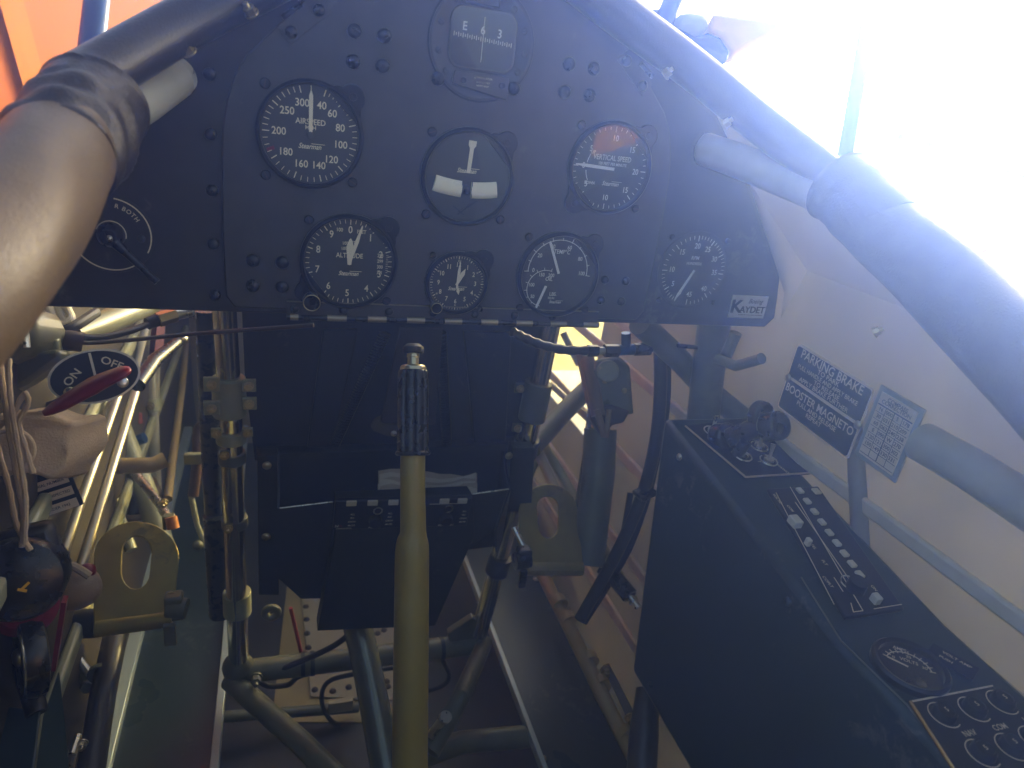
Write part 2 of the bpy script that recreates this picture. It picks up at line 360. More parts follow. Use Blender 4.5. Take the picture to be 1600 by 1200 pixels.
# ------------------------------------------------------------------ dials
def instrument(name, label, x, z, r, lugs, screws, base=0., bez=.0068, face=None, cat='gauge'):
    t = thing(name, label, cat, (x, -base, z)); f = Fr((x, -base, z), X1, Z1)
    ri = face or r - .0040
    mb = MB(); mb.lathe(f, [(r, 0), (r, bez * .55), (r - .0012, bez * .8), (r - .0020, bez), (r - .0030, bez), (ri, bez * .72), (ri, .0012), (r, .0)], 64); part('bezel', mb, BEZEL, t)
    mb = MB(); mb.lathe(f, [(0, .0012), (ri + .0006, .0012)], 64); part('dial', mb, DIAL, t)
    for a in lugs:
        gx, gz = r * 1.10 * math.sin(R(a)), r * 1.10 * math.cos(R(a)); h = f.at(gx, gz)
        mb = MB(); k = f.at(0, 0, 0, -R(a)); rr = .0105
        pts = [(-.019, r * .80), (-.0145, r * .98)] + [(rr * math.cos(R(180 - i * 15)), r * 1.07 + rr * math.sin(R(180 - i * 15))) for i in range(13)] + [(.0145, r * .98), (.019, r * .80)]
        mb.prism([k.p(u, v, 0) for u, v in pts], f.n * .0034); lg = part('mounting_lug', mb, BEZEL, t, .0008)
        mb = MB(); mb.lathe(k.at(0, r * 1.09, .0034), [(.0032, 0), (.0030, .0006), (.0016, .0004), (0, .0002)], 16); part('lug_hole', mb, BLACK, lg)
    for i, a in enumerate(screws):
        h = f.at(.0492 / .0425 * r * math.sin(R(a)), .0492 / .0425 * r * math.cos(R(a)), 0, R(37 * i + 20 + x * 900))
        sc = part('screw', screw_slot(h, .0042 if r > .035 else .0034, .0026), BLACK, t)
        mb = MB(); mb.box(h, .0068 if r > .035 else .005, .0009, .0004, 0, 0, .00265); part('slot', mb, BROWN, sc)
    return t, f, ri
W0 = .0016                                  # printing sits just over the dial
def glass(t, f, ri, bez=.0068): 
    mb = MB(); mb.lathe(f, [(0, bez * .74), (ri * .7, bez * .70), (ri + .0004, bez * .60)], 64); part('glass', mb, GLASS, t)
def nums(mb, f, lst, r, size, sx=.92):
    for s_, a in lst: mb.text(f, s_, size, r * math.sin(R(a)), r * math.cos(R(a)), W0, sx)
def lerp_ang(lst, n):
    out = []
    for (a, b) in zip(lst, lst[1:]):
        for k in range(1, n): out.append(a + (b - a) * k / n)
    return out
def hand(t, f, ang, pts, w, m=CREAM, name='needle'):
    g_ = f.at(0, 0, w, -R(ang)); mb = MB(); mb.prism([g_.p(u, v, 0) for u, v in pts], f.n * .0005); return part(name, mb, m, t)
def hub(t, f, r, w): mb = MB(); mb.dome(f.at(0, 0, w), r, .0008); part('hub', mb, DIAL, t)
def script_logo(mb, f, u, v, size): mb.text(f, 'Stearman', size, u, v, W0, .82, .28); mb.box(f, size * 1.9, size * .07, .0002, u + size * 1.05, v + size * .40, W0)
# airspeed
t, f, ri = instrument('airspeed_indicator', 'airspeed dial reading up to 300 with its needle straight up, left of the top row', -.1347, .0219, .0425, [45], [-45, 225, 135])
mb = MB(); maj = [18, 42, 72.5, 103, 135, 166, 200, 235, 270, 308, 346]
for a in maj: mb.tick(f, a, ri * .83, ri * .97, .0008, W0)
for a in lerp_ang(maj[:9], 4): mb.tick(f, a, ri * .87, ri * .97, .0005, W0)
for a in lerp_ang(maj[8:], 5): mb.tick(f, a, ri * .86, ri * .97, .0006, W0)
mb.tick(f, 0, ri * .88, ri * .97, .0006, W0)
nums(mb, f, [('40', 20), ('60', 43), ('80', 72), ('100', 103), ('120', 137), ('140', 164), ('160', 197), ('180', 232), ('200', 271), ('250', 312), ('300', 344)], ri * .64, .0082)
mb.text(f, 'AIRSPEED', .0062, 0, ri * .255, W0, .9); mb.text(f, 'MPH', .0044, 0, ri * .14, W0, 1); script_logo(mb, f, 0, -ri * .24, .0058); part('markings', mb, CREAM, t)
mb = MB(); mb.tick(f, 246, ri * .80, ri * .96, .0028, W0 - .0002); part('red_line', mb, RED, t)
hand(t, f, 0, [(-.0014, .002), (.0014, .002), (.0016, ri * .78), (0, ri * .90), (-.0016, ri * .78)], .0026); hub(t, f, .003, .0026); glass(t, f, ri)
# turn and bank
t, f, ri = instrument('turn_indicator', 'turn dial with a pale curved ball tube across its lower half, centre of the panel', 0, 0, .0425, [45], [-45, 225, 135])
f0 = f
mb = MB(); g_ = f.at(0, .004, .0026, R(-3)); mb.prism([g_.p(u, v) for u, v in ((-.0016, 0), (.0016, 0), (.0018, .021), (.0034, .0235), (.0034, .0275), (-.0034, .0275), (-.0034, .0235), (-.0018, .021))], f.n * .0006); part('needle', mb, CREAM, t)
mb = MB(); script_logo(mb, f, -.001, .0055, .0056); part('markings', mb, CREAM, t)
mb = MB(); Rr = .14; fb = f.at(0, 0, 0, R(-1))
mb.tube([fb.p(Rr * math.sin(R(a)), -.0105 + Rr - Rr * math.cos(R(a)), .0026) for a in (-12.2, -9, -6, -3, -1.9)], .0072, 14, sx=.35, sy=1); tb_ = part('ball_tube', mb, CREAM, t)
mb = MB(); mb.tube([fb.p(Rr * math.sin(R(a)), -.0105 + Rr - Rr * math.cos(R(a)), .0026) for a in (1.7, 3, 6, 9, 11.4)], .0072, 14, sx=.35, sy=1); part('ball_tube', mb, CREAM, t)
mb = MB(); mb.sphere(f.p(-.001, -.0105, .0024), .0046, (1, 1, .45), f); part('ball', mb, BLACK, t)
for u in (-.0048, .0042): mb = MB(); mb.box(f.at(u, -.0102), .0007, .014, .0012, 0, 0, .0042); part('centre_wire', mb, BLACK, t)
mb = MB(); mb.box(f.at(.002, -.026, 0, R(38)), .022, .0012, .0008, 0, 0, .0018); mb.box(f.at(-.006, -.029, 0, R(-35)), .014, .001, .0008, 0, 0, .0018); part('damper_link', mb, BEZEL, t); glass(t, f, ri)
# vertical speed
t, f, ri = instrument('vertical_speed_indicator', 'vertical speed dial with its needle level at zero, upper right of the centre plate', .136, .0203, .0425, [45, 222], [-45, 135])
mb = MB(); maj = [270, 315, 360, 405, 450, 495, 540, 585, 630]
for i, a in enumerate(maj[:-1]): mb.tick(f, a, ri * .84, ri * .97, .0007, W0)
for a in lerp_ang(maj, 5): mb.tick(f, a, ri * .89, ri * .96, .0005, W0)
nums(mb, f, [('0', 271), ('5', 306), ('10', 2), ('15', 47), ('20', 92), ('15', 133), ('10', 180), ('5', 234)], ri * .70, .0074, .85)
mb.text(f, 'UP', .0042, -ri * .50, ri * .34, W0, .9); mb.text(f, 'DOWN', .0040, -ri * .48, -ri * .38, W0, .8)
mb.text(f, 'VERTICAL SPEED', .0066, .001, ri * .24, W0, .80); mb.text(f, '100 FEET PER MINUTE', .0038, .002, ri * .10, W0, .80); script_logo(mb, f, .0035, -ri * .36, .0056)
mb.arc(f, ri * .63, .0006, 240, 262, W0); mb.arc(f, ri * .63, .0006, 278, 298, W0); part('markings', mb, WHITE, t)
hand(t, f, 272, [(-.0014, -.004), (.0014, -.004), (.0015, ri * .62), (.0006, ri * .92), (-.0006, ri * .92), (-.0015, ri * .62)], .0026, WHITE); glass(t, f, ri)
# altimeter
t, f, ri = instrument('altimeter', 'altimeter dial numbered 0 to 9 with two hands and a setting knob, lower left', -.1001, -.0819, .0425, [45, 232], [-45, 135])
mb = MB()
for k in range(50): mb.tick(f, k * 7.2, ri * (.86 if k % 5 == 0 else .89), ri * .975, .0008 if k % 5 == 0 else .0005, W0)
nums(mb, f, [(str(k), k * 36 + (2 if k else 0)) for k in range(10)], ri * .74, .0088, .85)
mb.text(f, '100', .0046, -ri * .24, ri * .73, W0, .85); mb.text(f, 'FEET', .0046, ri * .25, ri * .71, W0, .85)
mb.text(f.at(-.001, ri * .44, 0, R(6)), '1000 FT', .0040, 0, 0, W0, .85); mb.text(f.at(-.001, ri * .32, 0, R(6)), '10000 FT', .0040, 0, 0, W0, .85)
mb.text(f, 'ALTITUDE', .0060, .0, ri * .15, W0, .85); script_logo(mb, f, 0, -ri * .27, .0056)
for k, s_ in enumerate(('298', '299', '300', '301')): mb.text(f, s_, .0044, ri * .70, ri * (.19 - .135 * k), W0, .8)
for k in range(9): mb.box(f, .002, .0003, .0002, ri * .86, ri * (.20 - .05 * k), W0)
part('markings', mb, CREAM, t)
hand(t, f, 17, [(-.0010, -.002), (.0010, -.002), (.0016, ri * .52), (.0006, ri * .88), (0, ri * .91), (-.0006, ri * .88), (-.0016, ri * .52)], .0032, name='long_hand')
hand(t, f, 1, [(-.0016, -.002), (.0016, -.002), (.0034, ri * .35), (.0012, ri * .52), (0, ri * .56), (-.0012, ri * .52), (-.0034, ri * .35)], .0024, name='short_hand'); glass(t, f, ri)
kf = Fr(PY(487, 472, -.013), X1, Z1); kf = kf.at(0, 0, -.006)
mb = MB(); mb.lathe(kf, [(.004, -.010), (.0042, -.002), (.0074, -.001), (.0078, .002), (.0078, .008), (.0068, .009), (.0064, .0085), (0, .0085)], 28); kn = part('setting_knob', mb, BLACK, t)
mb = MB(); mb.torus(kf.at(0, 0, .0088), .0071, .0005); part('knob_rim', mb, BRASS, kn)
# clock
t, f, ri = instrument('panel_clock', 'small clock dial with twelve hour numerals, bottom centre of the panel', -.0005, -.0967, .0304, [45], [-45, 135], face=.0268, cat='clock')
mb = MB()
for k in range(60): mb.tick(f, k * 6, ri * (.86 if k % 5 == 0 else .89), ri * .96, .0007 if k % 5 == 0 else .0003, W0)
nums(mb, f, [(str(k), k * 30) for k in range(1, 13)], ri * .66, .0062, .8); nums(mb, f, [(str(k), k * 6) for k in range(10, 61, 10)], ri * .80, .0022, .8)
script_logo(mb, f, 0, -ri * .20, .0050); part('markings', mb, CREAM, t)
hand(t, f, 3, [(-.0008, -.004), (.0008, -.004), (.0013, ri * .45), (0, ri * .86), (-.0013, ri * .45)], .0032, name='minute_hand')
hand(t, f, 25, [(-.0010, -.002), (.0010, -.002), (.0020, ri * .40), (0, ri * .60), (-.0020, ri * .40)], .0024, name='hour_hand')
hand(t, f, 168, [(-.0005, 0), (.0005, 0), (.0006, ri * .16), (.0016, ri * .28), (0, ri * .42), (-.0016, ri * .28), (-.0006, ri * .16)], .0022, name='second_hand'); glass(t, f, ri)
kf = Fr(PY(682, 481, -.012), X1, Z1).at(0, 0, -.005)
mb = MB(); mb.lathe(kf, [(.003, -.008), (.003, -.001), (.0052, 0), (.0054, .006), (.0046, .007), (0, .0066)], 24); kn = part('winding_knob', mb, BLACK, t)
mb = MB(); mb.torus(kf.at(0, 0, .0066), .0049, .0005); part('knob_rim', mb, BRASS, kn)
# oil gauge
t, f, ri = instrument('oil_gauge', 'twin scale gauge with oil temperature needle above and pressure needle below', .1002, -.0839, .0425, [45], [-45, 135, 225])
tf = f.at(-.001, .0035)
mb = MB(); mb.arc(tf, ri * .80, .0007, -92, 95, W0)
for k in range(11): mb.tick(tf, -92 + 18.7 * k, ri * .78, ri * (.90 if k % 2 == 0 else .86), .0006, W0)
nums(mb, tf, [('0', -90), ('20', -55), ('40', -20), ('60', 20), ('80', 58), ('100', 92)], ri * .66, .0056, .85); mb.text(tf, 'TEMP°C', .0058, .0015, ri * .50, W0, .85, .1)
pf = f.at(-.0125, -.014); mb.arc(pf, ri * .47, .0006, -172, 18, W0)
for k in range(9): mb.tick(pf, -165 + 22.5 * k, ri * .46, ri * .54, .0005, W0)
nums(mb, pf, [('50', -128), ('100', -78), ('150', -20), ('200', 22)], ri * .37, .0050, .85); mb.text(f, 'OIL', .0054, -.009, -.0045, W0, .9, .1); mb.text(f, 'LBS.', .0050, -.0025, -.0195, W0, .9); mb.text(f, 'SQ.IN', .0030, -.004, -.0235, W0, .9); script_logo(mb, f, .001, -.0275, .0040); part('markings', mb, WHITE, t)
hand(t, tf, -24, [(-.0012, -.002), (.0012, -.002), (.0012, ri * .78), (0, ri * .84), (-.0012, ri * .78)], .0026, WHITE); hand(t, pf, -162, [(-.0012, -.003), (.0012, -.003), (.0012, ri * .50), (0, ri * .58), (-.0012, ri * .50)], .0026, WHITE, 'needle'); glass(t, f, ri)
# tachometer, flush in the main plate
t = thing('tachometer', 'flush rpm dial with white numerals and no rim, at the far right of the panel', 'gauge', (.2532, -.004, -.0731)); f = Fr((.2532, .004, -.0731), X1, Z1); ri = .0368
mb = MB(); mb.lathe(f, [(.0415, 0), (.0412, .0005), (.0385, .0006), (.0385, .0003), (0, .0003)], 64); part('dial', mb, PANEL2, t)
W0 = .0007; mb = MB(); maj = [204, 234, 268, 314, 357, 388, 419, 453, 500, 540]
for a in maj: mb.tick(f, a, ri * .84, ri, .0009, W0)
for a in lerp_ang(maj, 5): mb.tick(f, a, ri * .90, ri, .0005, W0)
nums(mb, f, [('0', 203), ('5', 234), ('10', 270), ('15', 316), ('20', 357), ('25', 27), ('30', 59), ('35', 92), ('40', 137), ('45', 177)], ri * .70, .0080, .85)
mb.text(f, 'RPM', .0056, -.001, ri * .36, W0, .9, .1); mb.text(f, 'HUNDREDS', .0040, -.001, ri * .20, W0, .85, .1); part('markings', mb, WHITE, t)
hand(t, f, 206, [(-.0012, -.001), (.0012, -.001), (.0014, ri * .8), (.0003, ri * .98), (-.0003, ri * .98), (-.0014, ri * .8)], .0016, WHITE)
for a in (-45, 45, 135, 225): part('screw', screw_slot(f.at(.047 * math.sin(R(a)), .047 * math.cos(R(a))), .003, .002), BLACK, t)
mb = MB(); mb.lathe(f, [(0, .0030), (.0384, .0028)], 64); part('glass', mb, GLASS, t)
W0 = .0016
# compass
cx, cz = .0015, .1085
t = thing('panel_compass', 'round compass plate with a rounded window showing a letter E card, top centre', 'compass', (cx, 0, cz)); f = Fr((cx, 0, cz), X1, Z1)
mb = MB(); mb.lathe(f, [(0, .0005), (.0445, .0005), (.0445, .0022), (.0432, .0026), (.0415, .0026), (.0405, .0020), (0, .0020)], 64); part('mounting_plate', mb, PANEL, t); mb = MB(); mb.torus(f.at(0, 0, .0006), .0450, .0009, 72, 6); part('flange_edge', mb, BEZEL, t)
def rrect(w_, h_, r, n=6):
    o = []
    for sx_, sy_, a0 in ((1, 1, 0), (-1, 1, 90), (-1, -1, 180), (1, -1, 270)):
        for k in range(n + 1): a = R(a0 + 90 * k / n); o.append((sx_ * (w_ / 2 - r) + r * math.cos(a), sy_ * (h_ / 2 - r) + r * math.sin(a)))
    return o
mb = MB(); mb.prism([f.p(u, v + .0025, .0020) for u, v in rrect(.0575, .0475, .011)], f.n * .0016); part('window_frame', mb, PANEL, t, .0006)
mb = MB(); mb.prism([f.p(u, v + .0025, .0036) for u, v in rrect(.0535, .0435, .009)], f.n * .0003); part('card_drum', mb, mat('compass bowl black', (.008, .009, .012), .5), t)
mb = MB(); W = .0042
mb.text(f, 'E', .0092, -.0165, .0105, W, .9); mb.text(f, '6', .0092, -.001, .0095, W, .9); mb.text(f, '3', .0092, .0135, .0085, W, .9)
for k in range(27): mb.box(f, .0006, .0036 if k % 2 == 0 else .0022, .0002, -.025 + .0019 * k, .0042 - .0001 * k, W)
mb.box(f, .0005, .034, .0002, -.0005, .0025, W + .0003); part('markings', mb, WHITE, t)
mb = MB(); mb.prism([f.p(u, v + .0025, .0056) for u, v in rrect(.0545, .0445, .0095)], f.n * .0003); part('glass', mb, GLASS, t)
mb = MB(); mb.prism([f.p(u, v, .0020) for u, v in ((-.022, -.0225), (.026, -.0225), (.026, -.0415), (-.0235, -.0335))][::1], f.n * .0030); cb = part('corrector_block', mb, PANEL, t, .0008)
for u in (-.014, .020): mb = MB(); mb.lathe(f.at(u, -.030, .005), [(.0028, 0), (.0026, .0008), (.001, .0004), (0, .0002)], 14); part('corrector_screw', mb, BEZEL, cb)
mb = MB(); mb.text(f, 'COMPENSATOR', .0022, .003, -.0265, .00515, 1); mb.text(f, 'TURN SLOWLY', .0018, .003, -.0298, .00515, 1); mb.text(f, 'NORTH EAST', .0018, .003, -.0326, .00515, 1); part('markings', mb, STEEL, cb)
mb = MB(); mb.box(f, .030, .020, .0035, -.004, .0375, .0037); tb = part('lamp_block', mb, PANEL, t, .001)
mb = MB(); mb.torus(f.at(-.002, .0375, .0056), .0042, .0009); part('lamp_ring', mb, BEZEL, tb)
for a in (-72, -105, -130, 95, 68, 118, 150, -40, 40, 215): 
    h = f.at(.0375 * math.sin(R(a)), .0375 * math.cos(R(a)), .0020, R(a * 3)); sc = part('screw', screw_slot(h, .0029, .0010), PANEL, t)
    mb = MB(); mb.box(h, .0050, .0006, .0003, 0, 0, .0011); part('slot', mb, BEZEL, sc)
# magneto switch
mc = PY(174, 366, .004)
t = thing('magneto_switch', 'magneto switch ringed in cream with a long black lever, left end of the panel', 'switch', mc); f = Fr(mc, X1, Z1)
mb = MB(); mb.lathe(f, [(.0315, 0), (.0312, .0008), (0, .0008)], 56); part('face_plate', mb, PANEL2, t)
mb = MB(); mb.arc(f, .0290, .0010, 8, 118, .0008); mb.arc(f, .0290, .0010, 146, 285, .0008); mb.arc(f, .0108, .0007, -70, 105, .0008)
for ch, a in (('R', 14), ('B', 27), ('O', 36.5), ('T', 46), ('H', 55.5)):
    mb.text(f.at(.0235 * math.sin(R(a)), .0235 * math.cos(R(a)), 0, -R(a)), ch, .0048, 0, 0, .0012)
part('markings', mb, CREAM, t)
mb = MB(); mb.lathe(f, [(.0105, .0008), (.0098, .005), (.0088, .009), (.006, .013), (0, .0135)], 32); part('hub', mb, BLACK, t)
mb = MB(); mb.sphere(f.p(.001, -.0005, .0135), .0026); part('hub_screw', mb, STEEL, t)
mb = MB(); a = f.p(.004, -.004, .011); b = PY(246, 441, -.016); mb.tube([a, a.lerp(b, .3), a.lerp(b, .8), b], [.0045, .0030, .0026, .0030], 12); part('lever', mb, BLACK, t)
for u, v in ((-.021, .003), (.0215, -.002)): mb = MB(); mb.dome(f.at(u, v, .0008), .0032, .0018); part('screw', mb, PANEL2, t)
# name badge with the writing it carries
c = [PY(x, y, .004) for x, y in ((1137, 458), (1207, 460), (1199, 500), (1130, 498))]
bf = Fr((c[0] + c[1] + c[2] + c[3]) / 4, X1, Z1); bw = .047; bh = .0255
t = thing('name_badge', 'small silver rectangular badge riveted to the lower right corner of the panel', 'badge', bf.o)
mb = MB(); mb.box(bf, bw, bh, .001, 0, 0, .0005); part('plate', mb, mat('badge silver', (.60, .60, .58), .35, .5), t, .0003)
mb = MB(); mb.text(bf, 'K', .021, -.016, -.0005, .0013, 1.1); mb.text(bf, 'K', .021, -.0152, -.0005, .0013, 1.1); mb.text(bf, 'AYDET', .0105, .0055, -.0035, .0013, 1.0); mb.text(bf, 'AYDET', .0105, .0060, -.0035, .0013, 1.0)
mb.box(bf, .032, .0006, .0002, .005, -.0092, .0012); mb.text(bf, 'Boeing', .0075, .008, .0065, .0013, .9, .35); part('lettering', mb, PLACB, t)

# ------------------------------------------------------------------ piano hinge under the panel
hz = PY(700, 492, 0).z
t = thing('piano_hinge', 'long black piano hinge with worn bright knuckles under the centre dials', 'hinge', (0, -.001, -.136))
mb = MB(); mb.box(PF, .304, .0125, .0016, -.001, -.1262, .0010); part('leaf', mb, PANEL, t, .0003)
mb = MB(); mb.box(PF, .304, .0009, .0020, -.001, -.1200, .0010); part('bright_edge', mb, mat('worn edge', (.22, .20, .16), .35, .6), t)
mb = MB(); mb.cyl(PF.p(-.153, -.1345, .001), PF.p(.151, -.1345, .001), .0026, n=12); part('pin', mb, BLACK, t)
for k in range(9):
    u = -.150 + .0362 * k; mb = MB(); mb.cyl(PF.p(u - .004 + (.004 if k == 0 else 0), -.1342, .0014), PF.p(u + .013 - (.006 if k == 0 else 0), -.1342, .0014), .0030, n=14); part('knuckle', mb, mat('worn knuckle', (.32, .28, .20), .35, .7), t)
for px in (460, 536, 607, 676, 741, 803, 862): mb = MB(); mb.dome(Fr(V((PY(px, 492, 0).x, -.0018, -.1265)), X1, Z1), .0040, .003); part('screw', mb, BLACK, t)

# ================================================================== COAMING ROLL AND PADS
def wr(a, s): return 1 + .03 * math.sin(3 * a + 9 * s) + .02 * math.sin(5 * a - 23 * s)
rim = [PY(130, 128, -.11), PY(168, 106, -.092), PY(285, 38, -.045), PY(400, -20, -.02), PY(560, -95, -.012), PY(760, -130, -.01), PY(870, -55, -.012), PY(968, 22, -.016), PY(1083, 108, -.024), PY(1186, 192, -.05), PY(1300, 280, -.10), PY(1370, 340, -.14)]
t = thing('coaming_roll', 'black rolled cowl edge arching over the top of the panel', 'coaming', (0, -.01, .17))
mb = MB(); mb.tube(rim, .0172, 20, 6); part('roll', mb, mat('black coaming vinyl', (.030, .028, .028), .3, bump=.25, bscale=260, kind='leather'), t)
mb = MB(); ok = [(x, z) for x, z in outl if z > -.06]; ok.sort()
rows = [[mb.v((x * 1.03, y, z + .004)) for x, z in ok] for y in (.009, .10, .18, .26)]
for A, B in zip(rows, rows[1:]):
    for i in range(len(ok) - 1): mb.f([A[i], A[i + 1], B[i + 1], B[i]])
bmesh.ops.solidify(mb.b, geom=list(mb.b.faces), thickness=.002); part('cowl_shade_deck', mb, mat('blue cowl paint', (.02, .09, .26), .3), t)  # hidden deck added to shade the interior from above, length set for light
def strip(name, a, b, wdt, m, parent, dz=0):
    mb = MB(); d = (b - a).normalized(); mb.box(Fr((a + b) / 2, d, V((0, -.25, 1))), (b - a).length, wdt, .0014); return part(name, mb, m, parent)
a = PY(183, 145, -.078); b = PY(290, 80, -.035)
strip('flange', a, b, .003, STEEL, t)
a = PY(1062, 130, -.02); b = PY(1255, 290, -.07)
for (px, py, yy, sgn) in ((297, 82, -.055, 1), (394, 22, -.040, 1), (1038, 117, -.035, -1), (1131, 195, -.055, -1), (1365, 520, None, -1)):
    p = PX(px, py, .372) if yy is None else PY(px, py, yy)
    mb = MB(); hexbolt(mb, Fr(p, V((.8, 0, .6)) if sgn > 0 else V((.8, 0, -.6)), V((0, 1, .2)) if False else V((0, .6, .5))), .0042, .0055); part('bolt', mb, BRASS, t)
# pads
def crease(amp, s0):
    def fn(a, s):
        k = math.exp(-((s - s0) / .05) ** 2) + .8 * math.exp(-((s - s0 - .07) / .035) ** 2) + .6 * math.exp(-((s - s0 - .16) / .04) ** 2)
        return 1 + .10 * math.exp(-(s / .05) ** 2) * (1 if s < .02 else 1) - amp * k * (.55 + .45 * math.sin(2 * a + 14 * s)) + .015 * math.sin(4 * a + 20 * s)
    return fn
def gather(a, s):
    lip = .05 * math.exp(-(s / .06) ** 2); k = max(0, min(1, (s - .28) / .2))
    return 1 + lip + k * (.055 * math.sin(24 * s + 2.6 * math.sin(a + .6) + 1.2 * math.sin(2 * a)) * (.45 + .55 * math.sin(a * 1.5 + 4 * s) ** 2) + .03 * math.sin(5 * a + 17 * s)) + .012 * math.sin(3 * a + 5 * s)
t = thing('padded_rail', 'tan leather padded cockpit rail with a dark gathered cuff, blurred at the left', 'padding', P(60, 320, .34))
lp = [(140, 170, .43), (128, 190, .42), (102, 228, .395), (66, 282, .36), (10, 362, .32), (-85, 470, .285), (-250, 640, .26)]
pts = [P(*a) for a in lp]
mb = MB(); mb.tube(pts[1:], [.0265, .0282, .0292, .0298, .0298, .0298], 40, 10, crease(.07, .05)); part('pad', mb, LEATH, t)
mb = MB(); mb.tube([P(149, 163, .435), P(136, 182, .424), P(112, 216, .404), P(92, 246, .388)], [.0300, .0306, .0312, .0300], 44, 10, gather, cap=True); part('cuff', mb, LEATHD, t)
t = thing('padded_rail', 'grained leather padded cockpit rail with a gathered cuff, against the bright doorway', 'padding', P(1480, 440, .52))
rpth = [(1300, 285, .625), (1335, 312, .60), (1385, 362, .572), (1470, 438, .53), (1600, 565, .47), (1800, 770, .39), (2050, 1050, .33)]
pts = [P(*a) for a in rpth]
mb = MB(); mb.tube(pts[1:], [.0285, .0300, .0310, .0320, .0325, .033], 44, 12, crease(.05, .03)); part('pad', mb, LEATHR, t)
mb = MB(); mb.tube([P(1311, 292, .612), P(1328, 305, .602), P(1348, 324, .590), P(1387, 363, .572)], [.0305, .0305, .0310, .0300], 44, 12, lambda a, s: 1 + .05 * math.exp(-(s / .05) ** 2) + max(0, min(1, (s - .35) / .2)) * (.045 * math.sin(15 * s + 1.6 * math.sin(a + 1)) * (.3 + .7 * max(0, math.sin(a + 2.2))) + .02 * math.sin(3 * a + 9 * s))); part('cuff', mb, LEATHR, t)
# pale upper tubes that come through the panel under the pads
mb = MB(); a = PY(275, 118, .0); mb.tube([PY(262, 128, -.004), PY(282, 115, -.010), PY(272, 122, -.012), PY(225, 155, -.06), P(160, 200, .435), P(95, 275, .39)], [.004, .0125, .0148, .0145, .0135, .012], 24, 3)
solo('upper_tube', mb, PALE, 'pale grey tube end reaching from under the left pad to the panel', 'tube')
mb = MB(); mb.tube([PY(1093, 230, -.006), PY(1096, 231, -.008), PY(1102, 233, -.011), PY(1150, 250, -.034), PY(1210, 274, -.060), P(1280, 304, .622), P(1335, 338, .600)], [.006, .0120, .0150, .0156, .0156, .0154, .0140], 28, 3)
solo('upper_tube', mb, mat('dull tube paint', (.36, .34, .31), .5), 'pale tube end reaching from under the right pad to the panel', 'tube')

# ================================================================== OUTSIDE
def strut(pa, pb, wd, th, m, name, label, cat='strut', group=None):
    mb = MB(); mb.tube([pa, pb], wd / 2, 20, sx=1, sy=th / wd); return solo(name, mb, m, label, cat, group=group)
strut(P(139, 110, .75), P(158, -60, .8), .027, .020, BLUE, 'cabane_strut', 'blue strut rising in front of the orange wing at upper left')
strut(P(1320, 250, .655), P(1372, -60, .67), .0142, .011, BLUE, 'cabane_strut', 'tall thin blue strut standing behind the right coaming')
strut(P(1030, 50, .68), P(1078, -60, .69), .020, .015, BLUE, 'cabane_strut', 'short slanting blue strut by the orange and blue wing tip')
# neighbouring orange wing, close on the left
t = thing('orange_wing', 'glossy orange fabric wing of a neighbouring aircraft, upper left corner', 'wing', P(40, 60, 2.2))
af = [(x * .75, y * .6) for x, y in [(0, .0), (.02, .06), (.08, .12), (.2, .17), (.4, .19), (.5, .17), (.62, .12), (.75, .03), (.75, -.02), (.62, -.04), (.4, -.06), (.15, -.07), (.04, -.05)]]
c0 = P(60, -210, .95); sp = V((.68, 1, .05)).normalized(); c0 = c0 - sp * 1.2; ch = V((.12, -.1, -1)).normalized(); tk = sp.cross(ch).normalized()
if tk.dot(CC - c0) < 0: tk = -tk
def wing_pt(s_, x, y): return c0 + sp * s_ + ch * x + tk * y
mb = MB(); ns = 10; rows = [[mb.v(wing_pt(.34 * k, x, y)) for x, y in af] for k in range(ns)]
for A, B in zip(rows, rows[1:]):
    for i in range(len(af)): mb.f([A[i], A[(i + 1) % len(af)], B[(i + 1) % len(af)], B[i]])
mb.f(rows[0]); mb.f(rows[-1][::-1]); part('fabric', mb, ORANGE, t, smooth=60)
for k in range(1, 9):
    mb = MB(); a_ = [mb.v(wing_pt(.34 * k - .016, x, y) + tk * .006) for x, y in af[:8]]; b_ = [mb.v(wing_pt(.34 * k + .016, x, y) + tk * .006) for x, y in af[:8]]
    for i in range(7): mb.f([a_[i], a_[i + 1], b_[i + 1], b_[i]])
    part('rib_tape', mb, ORANGEL, t, smooth=60)
# orange and blue wing tip beyond the right coaming
t = thing('wing_tip', 'pointed orange wing tip with weathered blue and silver root, beyond the coaming', 'wing tip', P(1120, 60, 2))
def slab(pts, d, th): return MB().prism([P(x, y, d * .34) for x, y in pts], CF * th)
TIPO = mat('weathered orange', (.95, .42, .03), .5)
part('orange_tip', slab(((1114, 19), (1200, 30), (1217, 34), (1223, 40), (1215, 50), (1146, 82), (1128, 56), (1107, 47)), 2, .03), TIPO, t, .004)
part('silver_panel', slab(((1062, 13), (1088, 15), (1114, 19), (1107, 47), (1090, 52), (1066, 53), (1040, 46)), 2.003, .03), GREYF, t, .01)
part('blue_root', slab(((1000, 8), (1034, 10), (1062, 13), (1040, 46), (1066, 53), (1090, 52), (1107, 47), (1128, 56), (1146, 82), (1131, 97), (1085, 76), (1000, 30)), 2.006, .03), BLUE, t, .01)
# orange plate added unseen behind the cockpit for its reflection: only the dial glass shows it
t = thing('mirrored_plate', 'orange plate added behind the cockpit to be mirrored in the vertical speed dial', 'tail', (.95, -1.9, -.3))
mb = MB(); mb.prism([V((x, -1.9, z)) for x, z in ((.82, -.05), (1.24, .10), (1.32, .20), (1.24, .38), (.82, .38))], Y1 * -.05); part('fabric', mb, mat('mirrored plate orange', (.85, .36, .10), .6), t, .01)
